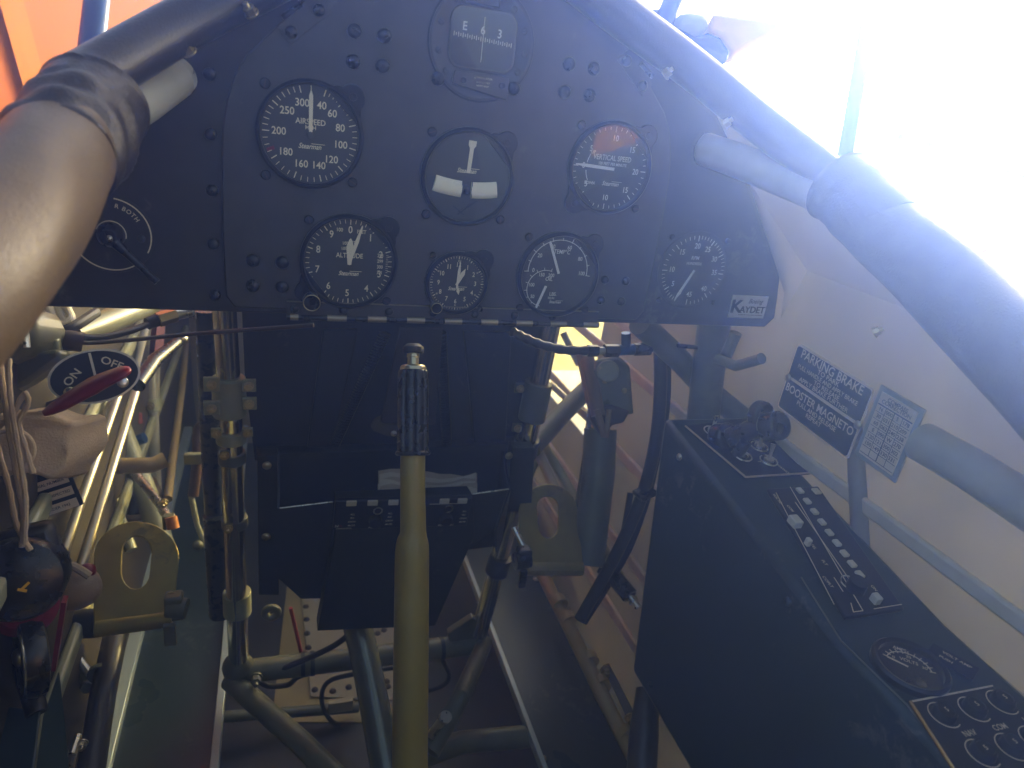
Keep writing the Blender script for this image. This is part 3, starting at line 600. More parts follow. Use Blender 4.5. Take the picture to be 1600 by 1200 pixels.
# lower wing of this aircraft, added to bounce sunlight and whiten the gap in the right side skin
t = thing('lower_bounce_wing', 'pale lower wing added to whiten and light the gap right of the bulkhead', 'wing', (1.6, .8, -.85))
mb = MB(); pr = [(0, 0), (.03, .04), (.12, .075), (.35, .09), (.7, .06), (1.1, .01), (1.1, -.01), (.6, -.03), (.15, -.04), (.03, -.03)]
mb.prism([V((.40, 1.45 - y, -.80 + z)) for y, z in pr], X1 * 3.2); part('fabric', mb, HANG, t, smooth=60)
# hangar
t = thing('hangar_wall', 'white corrugated hangar wall beyond the right rail, washed out by light', 'hangar', (9, 8, -2.3))
hd = V((.97, -.24, 0)).normalized(); hn = V((-hd.y, hd.x, 0))
o0 = P(1330, 222, 2.4); 
def hz_pt(px, py): return PP(px, py, o0, hn)
tl, tr = hz_pt(1250, 232), hz_pt(1760, 219); hf = Fr(V(((tl + tr) / 2).xy.to_3d()) + V((0, 0, -2.3)), hd, Z1)
mb = MB(); hl = (tr - tl).length; top = (tl.z + tr.z) / 2 + 2.3
N = int(hl / .15); A = []; B = []
for i in range(N + 1):
    u = -hl / 2 + hl * i / N; o_ = (.012 if i % 2 else -.012); A.append(mb.v(hf.p(u, 0, o_))); B.append(mb.v(hf.p(u, top, o_)))
for i in range(N): mb.f([A[i], A[i + 1], B[i + 1], B[i]])
part('sheet', mb, HANG, t)
mb = MB(); mb.cyl(hz_pt(1250, 232), hz_pt(1425, 208), .04, n=8); part('eave_beam', mb, HSTEEL, t)
mb = MB(); mb.cyl(hz_pt(1425, 208), hz_pt(1760, 219), .04, n=8); part('eave_beam', mb, HSTEEL, t)
mb = MB(); mb.cyl(hz_pt(1426, 212) + hn * -.06, hz_pt(1400, 420) + hn * -.06, .05, n=8); part('post', mb, HSTEEL, t)
mb = MB(); mb.cyl(hz_pt(1440, 222), hz_pt(1760, 262), .035, n=8); part('brace', mb, HSTEEL, t)
mb = MB(); mb.box(Fr(hz_pt(1590, 437), hd, Z1), 3.2, .10, .06); part('base_strip', mb, YEL, t)
strut(P(1405, 213, .76), P(1720, 306, .66), .0088, .008, mat('dark blue paint', (.01, .03, .08), .4), 'blue_spar', 'dark blue spar crossing in front of the white hangar wall')
for i, (a_, b_, lab) in enumerate((((1500, 411, .70), (1640, 345, .66), 'upper of two orange flying wires just above the right pad'), ((1515, 420, .70), (1650, 359, .66), 'lower of two orange flying wires just above the right pad'), ((1325, 258, 1.0), (1447, 206, .95), 'thin orange wire, left one of the pair near the strut foot'), ((1345, 262, 1.0), (1470, 206, .95), 'thin orange wire, right one of the pair near the strut foot'))):
    mb = MB(); mb.cyl(P(*a_), P(*b_), .0017, n=8); solo('flying_wire', mb, mat('orange wire', (.80, .38, .0), .5), lab, 'wire', group='orange flying wires beyond the right rail')
# ================================================================== BULKHEAD AND BOXES AHEAD OF THE STICK
YB = .235
bk = thing('bulkhead', 'dark bulkhead sheet hanging below the hinge behind the control stick', 'bulkhead', (0, YB, -.40))
mb = MB(); mb.prism([V((x, YB, z)) for x, z in ((-.205, -.05), (.205, -.05), (.198, -.30), (.185, -.41), (-.19, -.41), (-.2, -.30))], Y1 * .003); part('sheet', mb, DARK, bk)
mb = MB(); mb.prism([PY(x, y, YB - .012) for x, y in ((505, 515), (560, 515), (520, 700), (480, 700))], Y1 * .008); part('stiffener', mb, DARK, bk, .002)
mb = MB(); mb.prism([PY(x, y, YB - .012) for x, y in ((725, 518), (800, 520), (790, 700), (742, 700))], Y1 * .008); part('stiffener', mb, DARK, bk, .002)
for lab, a_, b_ in (('coiled spring slanting down the dark bulkhead left of the stick', (602, 520), (522, 695)), ('coiled spring hanging down the dark bulkhead right of the stick', (689, 520), (698, 695))):
    mb = MB(); mb.coil(PY(*a_, .20), PY(*b_, .20), .0062, .0016, 44); mb.cyl(PY(*a_, .20), PY(*b_, .20), .0045, n=10)
    solo('coil_spring', mb, mat('black spring steel', (.03, .03, .033), .35, .6), lab, 'spring', group='springs on the bulkhead')
t = thing('latch_bracket', 'brown tapered latch plate with a curved hook behind the stick grip', 'bracket', PY(640, 670, .19))
mb = MB(); mb.prism([PY(x, y, .19) for x, y in ((625, 512), (692, 512), (680, 664), (594, 664))], Y1 * .003); part('plate', mb, mat('brown black plate', (.030, .024, .024), .5), t, .001)
mb = MB(); mb.prism([PY(x, y, .185) for x, y in ((596, 650), (585, 656), (579, 666), (584, 674), (600, 680), (622, 684), (640, 682), (640, 664), (598, 663), (594, 658))], Y1 * .004); part('hook', mb, mat('dull steel', (.12, .11, .10), .45, .7), t, .0008)
mb = MB(); mb.dome(Fr(PY(615, 677, .183), X1, Z1), .004, .003); part('pin', mb, STEEL, t)
# map bin
YF = .165
bn = thing('map_bin', 'dark open map bin slung between the two posts', 'bin', PY(600, 900, YF))
mb = MB(); mb.prism([PY(x, y, YB - .02) for x, y in ((400, 708), (600, 704), (832, 690), (830, 700), (600, 716), (400, 720))], Y1 * .02); part('top_rail', mb, BOXM, bn, .001)
mb = MB(); mb.prism([PY(x, y, .215) for x, y in ((405, 715), (835, 700), (800, 850), (420, 900))], Y1 * .003); part('back', mb, DARK, bn)
mb = MB(); mb.prism([PY(x, y, YF) for x, y in ((436, 794), (520, 784), (524, 935), (470, 936), (436, 905))], Y1 * .003); part('front_plate', mb, BOXM, bn, .0008)
mb = MB(); mb.prism([PY(x, y, YF) for x, y in ((738, 772), (795, 764), (772, 830), (738, 850))], Y1 * .003); part('front_plate', mb, BOXM, bn, .0008)
mb = MB(); mb.prism([PY(437, 794, YF - .001), PY(437, 705, .21), PY(437, 880, .21), PY(437, 905, YF)], X1 * -.003); part('end_plate', mb, BOXM, bn)
mb = MB(); mb.prism([PY(795, 765, YF - .001), PY(785, 705, .21), PY(775, 880, .21), PY(772, 830, YF)], X1 * .003); part('end_plate', mb, BOXM, bn)
for (x0, x1, x2, x3, ya, yb) in ((402, 434, 436, 404, 712, 930), (800, 836, 830, 792, 700, 800)):
    mb = MB(); mb.prism([PY(x0, ya, .175), PY(x1, ya, .175), PY(x2, yb, .175), PY(x3, yb, .175)], Y1 * .02); part('side_bracket', mb, BOXM, bn, .001)
for x, y in ((417, 727), (416, 838), (795, 712), (775, 815)): mb = MB(); mb.dome(Fr(PY(x, y, .174), X1, Z1), .0055, .004); part('bolt', mb, BRASS, bn)
e = MB(); e.cyl(PY(437, 794, YF - .002), PY(520, 784, YF - .002), .0009, n=6); part('worn_lip', e, STEEL, bn)
e = MB(); e.cyl(PY(738, 772, YF - .002), PY(795, 764, YF - .002), .0009, n=6); part('worn_lip', e, STEEL, bn)
# papers
pp = thing('paper_stack', 'stack of crumpled papers tucked in the map bin behind the stick', 'papers', PY(670, 770, .19))
for i in range(8):
    y0 = .207 - .0055 * i; z0 = 738 + 4.0 * i; pl = []
    for k in range(9): pl.append((592 + 152 * k / 8 + rnd.uniform(-2, 2), z0 + rnd.uniform(-3, 3) - 5 * math.sin(k * .8 + i * .25)))
    mb = MB(); top_ = [mb.v(PY(x, y, y0 + rnd.uniform(-.001, .001))) for x, y in pl]; bot_ = [mb.v(PY(x, 800, y0)) for x, y in pl]
    for k in range(8): mb.f([top_[k], top_[k + 1], bot_[k + 1], bot_[k]])
    bmesh.ops.solidify(mb.b, geom=list(mb.b.faces), thickness=.0006)
    part('paper_sheet', mb, PAPER if i % 3 else mat('paper darker', (.60, .52, .42), .8), pp)
# intercom box
YI = .135
ib = thing('intercom_box', 'black intercom box with two knobs and ivory legend tabs, below the papers', 'intercom', PY(620, 985, YI))
fr = [PY(x, y, YI) for x, y in ((500, 985), (672, 978), (742, 838), (520, 845))]
mb = MB(); mb.prism([PY(x, y, YI) for x, y in ((496, 986), (680, 978), (742, 836), (738, 772), (526, 782), (522, 845))], V((0, .028, -.004))); part('case', mb, BOXM, ib, .001)
ifr = Fr(PY(631, 802, YI - .004), PY(738, 800, YI) - PY(525, 806, YI), V((0, -.12, 1)))
pw = (PY(738, 768, YI) - PY(525, 778, YI)).length; ph = .0465
mb = MB(); mb.box(ifr, pw, ph, .007, 0, 0, -.002); part('face', mb, mat('intercom black', (.008, .009, .014), .35), ib, .0012)
for u in (-.068, -.042, -.016, .050, .074): mb = MB(); mb.box(ifr, .0125, .0072, .003, u, ph / 2 - .003, .0025); part('legend_tab', mb, KEY, ib, .0006)
for u in (-.034, .058):
    mb = MB(); mb.torus(ifr.at(u, .0065, .0018), .0052, .0009, 28, 8); part('jack_ring', mb, STEEL, ib)
    mb = MB(); mb.lathe(ifr.at(u - .002, -.008, .0015), [(.0085, 0), (.008, .008), (.007, .009), (0, .009)], 24); part('knob', mb, RUB, ib)
mb = MB(); W = .0019
for u in (-.065, -.018, .080):
    for i, s_ in enumerate(('ALL', 'ISO', 'CREW', 'MUTE')): mb.text(ifr, s_, .0034, u, .002 - .006 * i, W)
mb.text(ifr, 'PRIMARY', .0036, -.036, -.0205, W); mb.text(ifr, 'SECONDARY', .0036, .058, -.0205, W); mb.text(ifr, 'CORPORATION', .0026, -.074, -.0205, W)
mb.box(ifr, .048, .0006, .0003, .055, .0155, W); part('markings', mb, WHITE, ib)
mb = MB(); mb.text(ifr, 'N', .0055, -.083, -.0165, W, 1.1, .1); part('logo_letter', mb, WHITE, ib); mb = MB(); mb.text(ifr, 'A', .0055, -.0785, -.0165, W, 1.1, .1); part('logo_letter', mb, RED, ib, label='red letter of the small logo')

# ================================================================== CONTROL STICK
st = thing('control_stick', 'olive control stick with a fluted black grip and dark top button', 'control stick', P(641, 1290, .62))
T0, T1 = P(645, 715, .672), P(641, 1290, .645)
ax = [P(645, 700, .674), P(645, 780, .672), P(645.5, 830, .671), P(644, 862, .671), P(642.5, 1000, .665), P(640.5, 1200, .655), P(638, 1420, .64)]
mb = MB(); mb.tube(ax, [.0120, .0120, .0124, .0163, .0166, .0168, .0168], 36, 6); part('shaft', mb, OLIVE, st)
ga, gb = P(645.5, 578, .680), P(645, 708, .674); gd = (gb - ga).normalized()
mb = MB(); mb.tube([ga, ga.lerp(gb, .04), ga.lerp(gb, .3), ga.lerp(gb, .95), gb], [.0128, .0148, .0150, .0152, .0150], 96, 4, lambda a, s: 1 - .11 * max(0, math.cos(8 * a)) ** 3 * min(1, 12 * s, 12 * (1 - s))); part('grip', mb, BLACK, st)
gf = Fr(gb, V((1, 0, 0)), V((0, 1, 0)) - gd * V((0, 1, 0)).dot(gd)); gf = Fr(gb, perp(gd)[0], perp(gd)[1])
mb = MB(); mb.torus(gf, .0148, .0022); part('grip_ring', mb, BLACK, st)
tf_ = Fr(ga, perp(-gd)[0], perp(-gd)[1])
mb = MB(); mb.lathe(tf_, [(.0128, 0), (.0125, .003), (.0112, .0045), (0, .0045)], 32); part('collar', mb, BRASS, st)
mb = MB(); mb.lathe(tf_, [(.0055, .0045), (.0055, .012), (.0062, .0125), (.0062, .016), (.004, .0165), (0, .0165)], 24); part('button_stem', mb, BRASS, st)
mb = MB(); mb.lathe(tf_, [(.0095, .0162), (.0105, .018), (.0102, .022), (.0065, .0255), (0, .0265)], 28); part('button', mb, RUB, st)
# torque tube and floor frame
mb = MB(); mb.tube([P(553, 955, 1.02), P(575, 1050, .985), P(603, 1200, .93), P(640, 1420, .86)], .0205, 28, 3); solo('torque_tube', mb, mat('grey green gloss tube', (.20, .22, .19), .25, .5), 'thick glossy grey tube running aft beneath the black box', 'tube')

# ================================================================== POSTS
def post(name, label, pts, r, m): 
    t = thing(name, label, 'post', pts[-1]); mb = MB(); mb.tube(pts, r, 24); part('tube', mb, m, t); return t
def clamp(t, a, b, r, m, wings=()):
    mb = MB(); mb.cyl(a, b, r, n=28); cl = part('clamp', mb, m, t, .0012)
    for f_, su, sv in wings:
        mb = MB(); mb.box(f_, su, sv, .005); part('clamp_ear', mb, m, cl, .001); mb = MB(); hexbolt(mb, f_.at(0, 0, .0025), .0045, .005); part('clamp_bolt', mb, BRASS, cl)
lp_ = post('polished_post', 'polished steel post left of the stick with sage clamps', [PY(350, 480, .21), PY(360, 640, .205), PY(368, 900, .20), PY(373, 1030, .20)], .0135, CHROME)
def py_(x, y): return PY(x, y, .205)
clamp(lp_, py_(357, 590), py_(359, 648), .0195, SAGE, [(Fr(PY(389, 602, .187), X1, Z1), .016, .016), (Fr(PY(390, 630, .187), X1, Z1), .016, .016), (Fr(PY(331, 600, .187), X1, Z1), .018, .018), (Fr(PY(331, 637, .187), X1, Z1), .018, .018)])
clamp(lp_, py_(361, 672), py_(361.5, 690), .0180, SAGE, [(Fr(PY(338, 676, .187), X1, Z1), .012, .012), (Fr(PY(387, 675, .187), X1, Z1), .012, .012)])
clamp(lp_, py_(362, 706), py_(363, 722), .0165, SAGED, [(Fr(PY(351, 710, .180), X1, Z1), .010, .010)])
clamp(lp_, py_(366, 808), py_(367, 822), .0165, SAGED, [(Fr(PY(357, 824, .180), X1, Z1), .010, .010)])
clamp(lp_, py_(370, 925), py_(371, 958), .0185, SAGE)
rp_ = post('polished_post', 'polished steel post right of the stick leaning toward the floor', [PY(862, 500, .215), PY(838, 620, .21), PY(800, 800, .205), PY(770, 910, .20), PY(748, 990, .20)], .0135, CHROME)
clamp(rp_, PY(842, 598, .21), PY(830, 655, .21), .0195, SAGED, [(Fr(PY(812, 606, .19), X1, Z1), .014, .014), (Fr(PY(808, 668, .19), X1, Z1), .014, .012)])
clamp(rp_, PY(824, 686, .21), PY(818, 712, .21), .0185, DARK)
clamp(rp_, PY(783, 870, .20), PY(775, 895, .20), .0175, DARK)
mb = MB(); mb.tube([PY(322, 485, .24), PY(330, 700, .235), PY(335, 800, .23)], .0125, 22); mb.tube([PY(336, 805, .23), PY(344, 960, .225)], .0150, 22); solo('dark_post', mb, mat('blue black tube', (.020, .028, .034), .28, 0, var=.06), 'blue black post standing beside the left polished post', 'post')
# cross frame below the box: welded tubes
ff = thing('floor_frame', 'welded sage tube frame crossing low behind the control stick', 'tube frame', PY(560, 1040, .2))
def ftube(pts, r, m=SAGED, name='frame_tube', par=ff, sub=0): mb = MB(); mb.tube(pts, r, 18, sub); return part(name, mb, m, par)
ftube([PY(375, 1050, .2), PY(560, 1028, .2), PY(745, 1006, .2)], .0165)
ftube([PY(360, 1062, .2), P(470, 1160, .93), P(570, 1260, .86)], .0150)
ftube([PY(757, 1005, .2), P(720, 1090, .95), P(672, 1175, .90)], .0130)
ftube([P(640, 1190, .98), P(720, 1160, 1.02), P(830, 1150, 1.05)], .0160)
ftube([PY(350, 1120, .28), PY(560, 1105, .28)], .009, SAGED)
mb = MB(); mb.sphere(PY(372, 1042, .2), .022, (1, .8, 1.1)); part('joint', mb, SAGED, ff)
mb = MB(); mb.prism([PY(x, y, .195) for x, y in ((700, 990), (738, 965), (762, 978), (755, 1015), (706, 1018))], Y1 * .012); part('gusset', mb, SAGED, ff, .002)
mb = MB(); hexbolt(mb, Fr(PY(400, 1058, .175), X1, Z1), .007, .010); part('bolt', mb, SAGED, ff)
mb = MB(); mb.torus(Fr(PY(424, 957, .21), X1, Z1), .009, .005); part('eye_lug', mb, SAGED, ff)
for x0 in (473, 488, 690): mb = MB(); c0_ = PY(x0, 1050 - .119 * (x0 - 375), .2); mb.cyl(c0_ - X1 * .003, c0_ + X1 * .003, .0178); part('hose_tie', mb, RUB, ff)
def hose(label, pts, r, m=RUB, cat='hose', name='hose', group=None): mb = MB(); mb.tube(pts, r, 10, 6); return solo(name, mb, m, label, cat, group=group)
hose('black hose dropping from the box onto the low cross tube', [PY(560, 975, .17), PY(535, 1000, .18), PY(500, 1020, .185), PY(440, 1045, .19), PY(400, 1055, .20)], .0042)
hose('black hose looping behind the torque tube below the cross tube', [PY(640, 1040, .24), PY(560, 1052, .24), PY(512, 1066, .26), PY(503, 1098, .27), PY(520, 1128, .27), PY(552, 1136, .28)], .0038)
hose('black hose sagging from the cross tube at the left', [PY(490, 1050, .22), PY(465, 1058, .22), PY(450, 1070, .22), PY(420, 1072, .22), PY(405, 1064, .21)], .0040)
hose('black hose hanging from the cross tube right of the stick', [PY(688, 1008, .23), PY(692, 1032, .23), PY(702, 1055, .24), PY(690, 1072, .24), PY(650, 1084, .25)], .0038)
mb = MB(); mb.cyl(PY(471, 1022, .26), PY(454, 950, .26), .0028, n=8); solo('red_rod', mb, mat('red rod', (.42, .05, .02), .5), 'thin red rod leaning behind the low cross tube', 'rod')
mb = MB(); mb.box(Fr(PY(532, 1102, .26), X1, Z1), .040, .022, .01); solo('terminal_block', mb, PRIM, 'small white terminal block behind the looping hose', 'block', .001)
mb = MB(); mb.cyl(P(672, 1150, .9), P(694, 1122, .9), .006, n=12); mb.cyl(P(694, 1122, .9), P(697, 1120, .895), .008, n=12); solo('link_pin', mb, STEEL, 'bright pin head beside the lower part of the stick', 'pin')
# ================================================================== TROUGHS AND PEDALS
ZT = -.80
def quadZ(pts, z): return [PZ(x, y, z) for x, y in pts]
def trough(label, xl, xr, y0, y1, liptone, lw_):
    t = thing('foot_trough', label, 'foot trough', ((xl + xr) / 2, (y0 + y1) / 2, ZT))
    mb = MB(); mb.box(Fr((0, 0, 0), X1, Y1), xr - xl - .004, y1 - y0, .004, (xl + xr) / 2, (y0 + y1) / 2, ZT - .002); part('plate', mb, TROUGH, t, .001)
    for x, wl in zip((xl, xr), lw_):
        mb = MB(); mb.box(Fr((x, (y0 + y1) / 2, ZT + .006), X1, Y1), wl, y1 - y0, .016); part('side_lip', mb, liptone, t, .0012)
    return t
lipm = mat('sky bright trough lip', (.40, .48, .50), .3, .2, var=.05)  # sky reflection put into the lip colour
a = PZ(185, 1100, ZT); b = PZ(347, 1080, ZT)
tl_ = trough('dark green foot trough under the left pedal with lips coloured bright like reflected sky', a.x, b.x, -.25, 1.1, lipm, (.024, .011))
a = PZ(790, 1050, ZT); b = PZ(917, 1035, ZT)
tr_ = trough('dark green scuffed foot trough under the right pedal', a.x, b.x, -.25, .62, lipm, (.008, .008))
for x, y in ((848, 1186), (837, 905)): mb = MB(); mb.dome(Fr(PZ(x, y, ZT), X1, Y1), .006, .004); part('screw', mb, STEEL, tr_)
def pedal(label, corners, slot, d0, d1, bolt_side, thick=.004):
    """plate outline in picture order, its lower end nearer the pilot"""
    base = P((corners[0][0] + corners[-1][0]) / 2, corners[0][1], d0)
    t = thing('rudder_pedal', label, 'rudder pedal', base)
    ys = [c[1] for c in corners]; yb, yt = max(ys), min(ys)
    pb = P(corners[0][0], yb, d0); pt = P(corners[0][0] + (0), yt, d1); nrm = (pt - pb).cross(X1).normalized()
    def on(x, y): return PP(x, y, pb, nrm)
    if nrm.dot(CC - pb) < 0: nrm = -nrm
    outer = [on(*c) for c in corners]; inner = [on(*c) for c in slot]
    mb = MB(); bm = mb.b
    n_o, n_i = len(outer), len(inner)
    layers = []
    for dd in (0, -thick):
        layers.append(([mb.v(p + nrm * dd) for p in outer], [mb.v(p + nrm * dd) for p in inner]))
    for L in layers:
        ed = []
        for ring in L:
            for i in range(len(ring)): ed.append(bm.edges.new((ring[i], ring[(i + 1) % len(ring)])))
        bmesh.ops.triangle_fill(bm, use_beauty=True, use_dissolve=False, edges=ed)
    for q in range(2):
        A_, B_ = layers[0][q], layers[1][q]
        for i in range(len(A_)): mb.f([A_[i], A_[(i + 1) % len(A_)], B_[(i + 1) % len(B_)], B_[i]])
    part('plate', mb, GOLD, t, .0012)
    l, r_ = corners[0], corners[-1]
    a_, b_ = on(l[0], l[1] - 8), on(r_[0], r_[1] - 8); mb = MB(); mb.cyl(a_ - nrm * .009, b_ - nrm * .009, .0105, n=24); part('barrel', mb, GOLD, t, .0015)
    return t, on, nrm
def arcpts(cx_, cy_, rx, ry, a0, a1, n): return [(cx_ + rx * math.cos(R(a0 + (a1 - a0) * k / n)), cy_ - ry * math.sin(R(a0 + (a1 - a0) * k / n))) for k in range(n + 1)]
cor = [(146, 986), (146, 930), (147, 870)] + arcpts(213, 872, 67, 58, 172, 8, 12) + [(279, 880), (274, 925), (268, 970)]
slt = arcpts(214, 862, 23, 25, 180, 0, 8) + arcpts(212, 893, 22, 27, 0, -180, 8)
t, on, nn = pedal('yellow green rudder pedal plate with an oval slot, above the left trough', cor, slt, .80, .87, 1)
mb = MB(); mb.box(Fr(on(273, 948) + nn * .004, X1, Z1), .020, .034, .018); part('clamp_block', mb, SAGED, t, .003)
mb = MB(); mb.cyl(on(262, 950) + nn * .004, on(292, 953) + nn * .004, .0125, n=20); part('pivot_nut', mb, SAGED, t, .001)
mb = MB(); mb.box(Fr(on(265, 990) - nn * .004, X1, Z1), .013, .030, .006); part('pivot_arm', mb, SAGED, t, .001)
mb = MB(); hexbolt(mb, Fr(on(270, 935) + nn * .012, X1, V((0, -.3, 1))), .0055, .007); part('bolt', mb, BRASS, t)
mb = MB(); mb.tube([on(150, 965) - nn * .02, on(100, 962) - nn * .03], .017, 18); part('pedal_arm', mb, mat('dark grey arm', (.03, .032, .034), .4), t)
cor = [(822, 892), (812, 850), (811, 800)] + arcpts(857, 800, 46, 44, 175, 5, 12) + [(904, 810), (908, 850), (913, 893)]
slt = arcpts(856, 792, 17, 17, 180, 0, 8) + arcpts(857, 822, 15, 19, 0, -180, 8)
t, on, nn = pedal('yellow green rudder pedal plate with an oval slot, lit above the right trough', cor, slt, .95, 1.02, -1)
mb = MB(); mb.box(Fr(on(816, 872) + nn * .004, X1, Z1), .020, .030, .018); part('clamp_block', mb, BLACK, t, .003)
mb = MB(); mb.cyl(on(803, 878) + nn * .004, on(826, 874) + nn * .004, .0125, n=20); part('pivot_nut', mb, BLACK, t, .001)
mb = MB(); mb.box(Fr(on(818, 903) - nn * .004, X1, Z1), .010, .028, .006); part('pivot_arm', mb, BLACK, t, .001)
mb = MB(); mb.tube([on(800, 828) + nn * .01, on(818, 862) + nn * .008], .004, 10); part('link_rod', mb, STEEL, t)

# ================================================================== LEFT SIDE
def rod(name, label, pts, r, m, cat='tube', sub=0, group=None, n=18): mb = MB(); mb.tube([P(*p) for p in pts], r, n, sub); return solo(name, mb, m, label, cat, group=group)
rod('push_rod', 'bright steel push rod slanting below the valve plate, nearer the cockpit wall', [(187, 612, .92), (92, 882, .72)], .0052, mat('satin steel rod', (.40, .37, .30), .33, .8), 'rod', group='twin push rods')
rod('push_rod', 'bright steel push rod slanting below the valve plate, nearer the pedal', [(212, 612, .94), (125, 892, .74)], .0056, mat('satin steel rod', (.40, .37, .30), .33, .8), 'rod', group='twin push rods')
rod('thick_tube', 'thick sage upright tube behind the twin push rods', [(150, 560, 1.05), (128, 740, .98), (112, 930, .90)], .0200, SAGE)
rod('thick_tube', 'thick sage tube slanting behind the valve plate toward the pedal', [(165, 610, 1.12), (195, 690, 1.12), (235, 790, 1.10), (262, 880, 1.05)], .0170, SAGE)
fv = thing('stay_tube', 'pale upright tube with clamp joints in the bright gap left of the trough', 'tube', P(240, 800, 1.3))
mb = MB(); mb.tube([P(228, 480, 1.3), P(236, 640, 1.3), P(242, 790, 1.3)], .0125, 18); part('tube', mb, PALE, fv)
mb = MB(); mb.tube([P(246, 480, 1.32), P(244, 640, 1.32)], .006, 12); part('side_tube', mb, PALE, fv)
for y in (630, 634): mb = MB(); mb.cyl(P(233, y - 6, 1.3), P(234, y + 10, 1.3), .020); part('clamp', mb, SAGE, fv, .001)
mb = MB(); hexbolt(mb, Fr(P(235, 634, 1.27), X1, Z1), .006, .008); part('bolt', mb, BRASS, fv)
rod('cross_tube', 'short ochre cross tube ending in a rusty fork above the left pedal', [(150, 728, 1.0), (238, 727, 1.02), (258, 718, 1.03)], .0115, mat('ochre tube', (.36, .27, .12), .35))
rod('link_rod', 'steel link rod slanting down to a bolted fork near the left pedal', [(210, 738, 1.05), (248, 785, 1.02), (262, 808, 1.0)], .0065, STEEL, 'rod')
t = thing('fork_end', 'bolted fork end with an orange bush above the left pedal', 'fork', P(264, 815, .98)); mb = MB(); mb.box(Fr(P(264, 815, .985), X1, Z1), .016, .022, .012); part('fork', mb, SAGED, t, .002)
mb = MB(); hexbolt(mb, Fr(P(256, 785, .98), X1, Z1), .005, .007); part('bolt', mb, BRASS, t); mb = MB(); mb.cyl(P(267, 808, .97), P(271, 826, .97), .008); part('bush', mb, mat('orange bush', (.45, .16, .04), .5), t)
rod('red_tag', 'small red capped fitting among the pale tubes', [(216, 645, 1.2), (218, 662, 1.2)], .0055, RED, 'cap')
mb = MB(); mb.cyl(P(205, 692, 1.15), P(226, 684, 1.15), .009, n=14); solo('blue_fitting', mb, BLUEF, 'small blue hose fitting beside the pale upright tube', 'fitting')
t = thing('trim_lever', 'brown jointed lever hanging beside the blue black post', 'lever', P(318, 860, 1.1))
mb = MB(); mb.tube([P(322, 662, 1.1), P(310, 672, 1.1), P(308, 720, 1.1), P(302, 775, 1.1)], .008, 12, 4); part('arm', mb, mat('brown lever', (.10, .055, .03), .4), t)
mb = MB(); mb.tube([P(298, 772, 1.1), P(308, 820, 1.1), P(322, 855, 1.1)], .0045, 10); part('link', mb, SAGE, t)
mb = MB(); mb.box(Fr(P(307, 716, 1.08), X1, Z1), .035, .018, .01); part('bracket', mb, SAGE, t, .002)
mb = MB(); mb.sphere(P(309, 852, 1.09), .008); part('joint', mb, SAGED, t)
rod('red_flag', 'red streamer hanging beside the bright stay behind the panel edge', [(250, 480, 1.25), (243, 560, 1.22)], .011, RED, 'streamer', n=4)
rod('white_stay', 'white painted stay slanting down behind the red streamer', [(238, 470, 1.15), (205, 600, 1.1)], .0062, mat('white stay', (.42, .40, .33), .4))
rod('white_stay', 'white painted stay slanting down just left of the red streamer', [(214, 480, 1.2), (160, 620, 1.12)], .0058, mat('white stay', (.42, .40, .33), .4))
rod('control_lever', 'black lever with a bright ball end beside the valve plate', [(215, 602, .85), (240, 565, .90), (278, 534, .95)], [.009, .0095, .007], BLACK, 'lever')
mb = MB(); mb.sphere(P(284, 530, .955), .0085); solo('ball_end', mb, STEEL, 'bright ball joint at the tip of the black lever', 'ball joint')
rod('sage_upright', 'dark sage upright tube at the left edge behind the canvas boot', [(34, 730, .80), (30, 860, .76)], .0150, SAGED)
rod('sage_upright', 'slim dark sage upright just left of the twin push rods', [(88, 560, .95), (80, 720, .92), (70, 900, .86)], .0105, SAGED)
t = thing('gear_block', 'dark brown gear block behind the upper end of the pedal plate', 'block', P(205, 800, 1.12))
mb = MB(); mb.prism([P(x, y, 1.12) for x, y in ((172, 742), (222, 752), (238, 790), (206, 812), (180, 800))], CF * .05); part('body', mb, BROWN, t, .006)
mb = MB(); mb.tube([P(166, 772, 1.1), P(192, 808, 1.08), P(230, 806, 1.09)], .005, 10, 4); part('wire_loop', mb, mat('rust brown shaft', (.22, .15, .085), .4), t)
for x, y in ((185, 765), (212, 775)): mb = MB(); mb.dome(Fr(P(x, y, 1.115), X1, Z1), .006, .005); part('bolt', mb, SAGED, t)
rod('dark_strap', 'dark webbing strap hanging behind the twin push rods', [(146, 640, 1.0), (140, 760, .98), (160, 870, .95)], .010, RUB, 'strap', 4, n=4)
rod('dark_strap', 'dark webbing strap drooping under the casting at the left edge', [(10, 600, .70), (60, 640, .72), (120, 620, .74)], .008, BROWN, 'strap', 4, n=4)
rod('diagonal_brace', 'pale sage brace crossing behind the twin push rods', [(110, 690, 1.02), (175, 780, 1.04), (205, 860, 1.02)], .0085, SAGE, 'brace')
t = thing('pivot_cluster', 'sage pivot clamp with bolts behind the rod ends', 'clamp', P(160, 655, 1.06))
mb = MB(); mb.cyl(P(148, 650, 1.06), P(180, 640, 1.06), .022, n=24); part('barrel', mb, SAGE, t, .002)
for x, y in ((150, 640), (168, 664), (200, 640)): mb = MB(); hexbolt(mb, Fr(P(x, y, 1.03), X1, Z1), .005, .007); part('bolt', mb, BRASS, t)
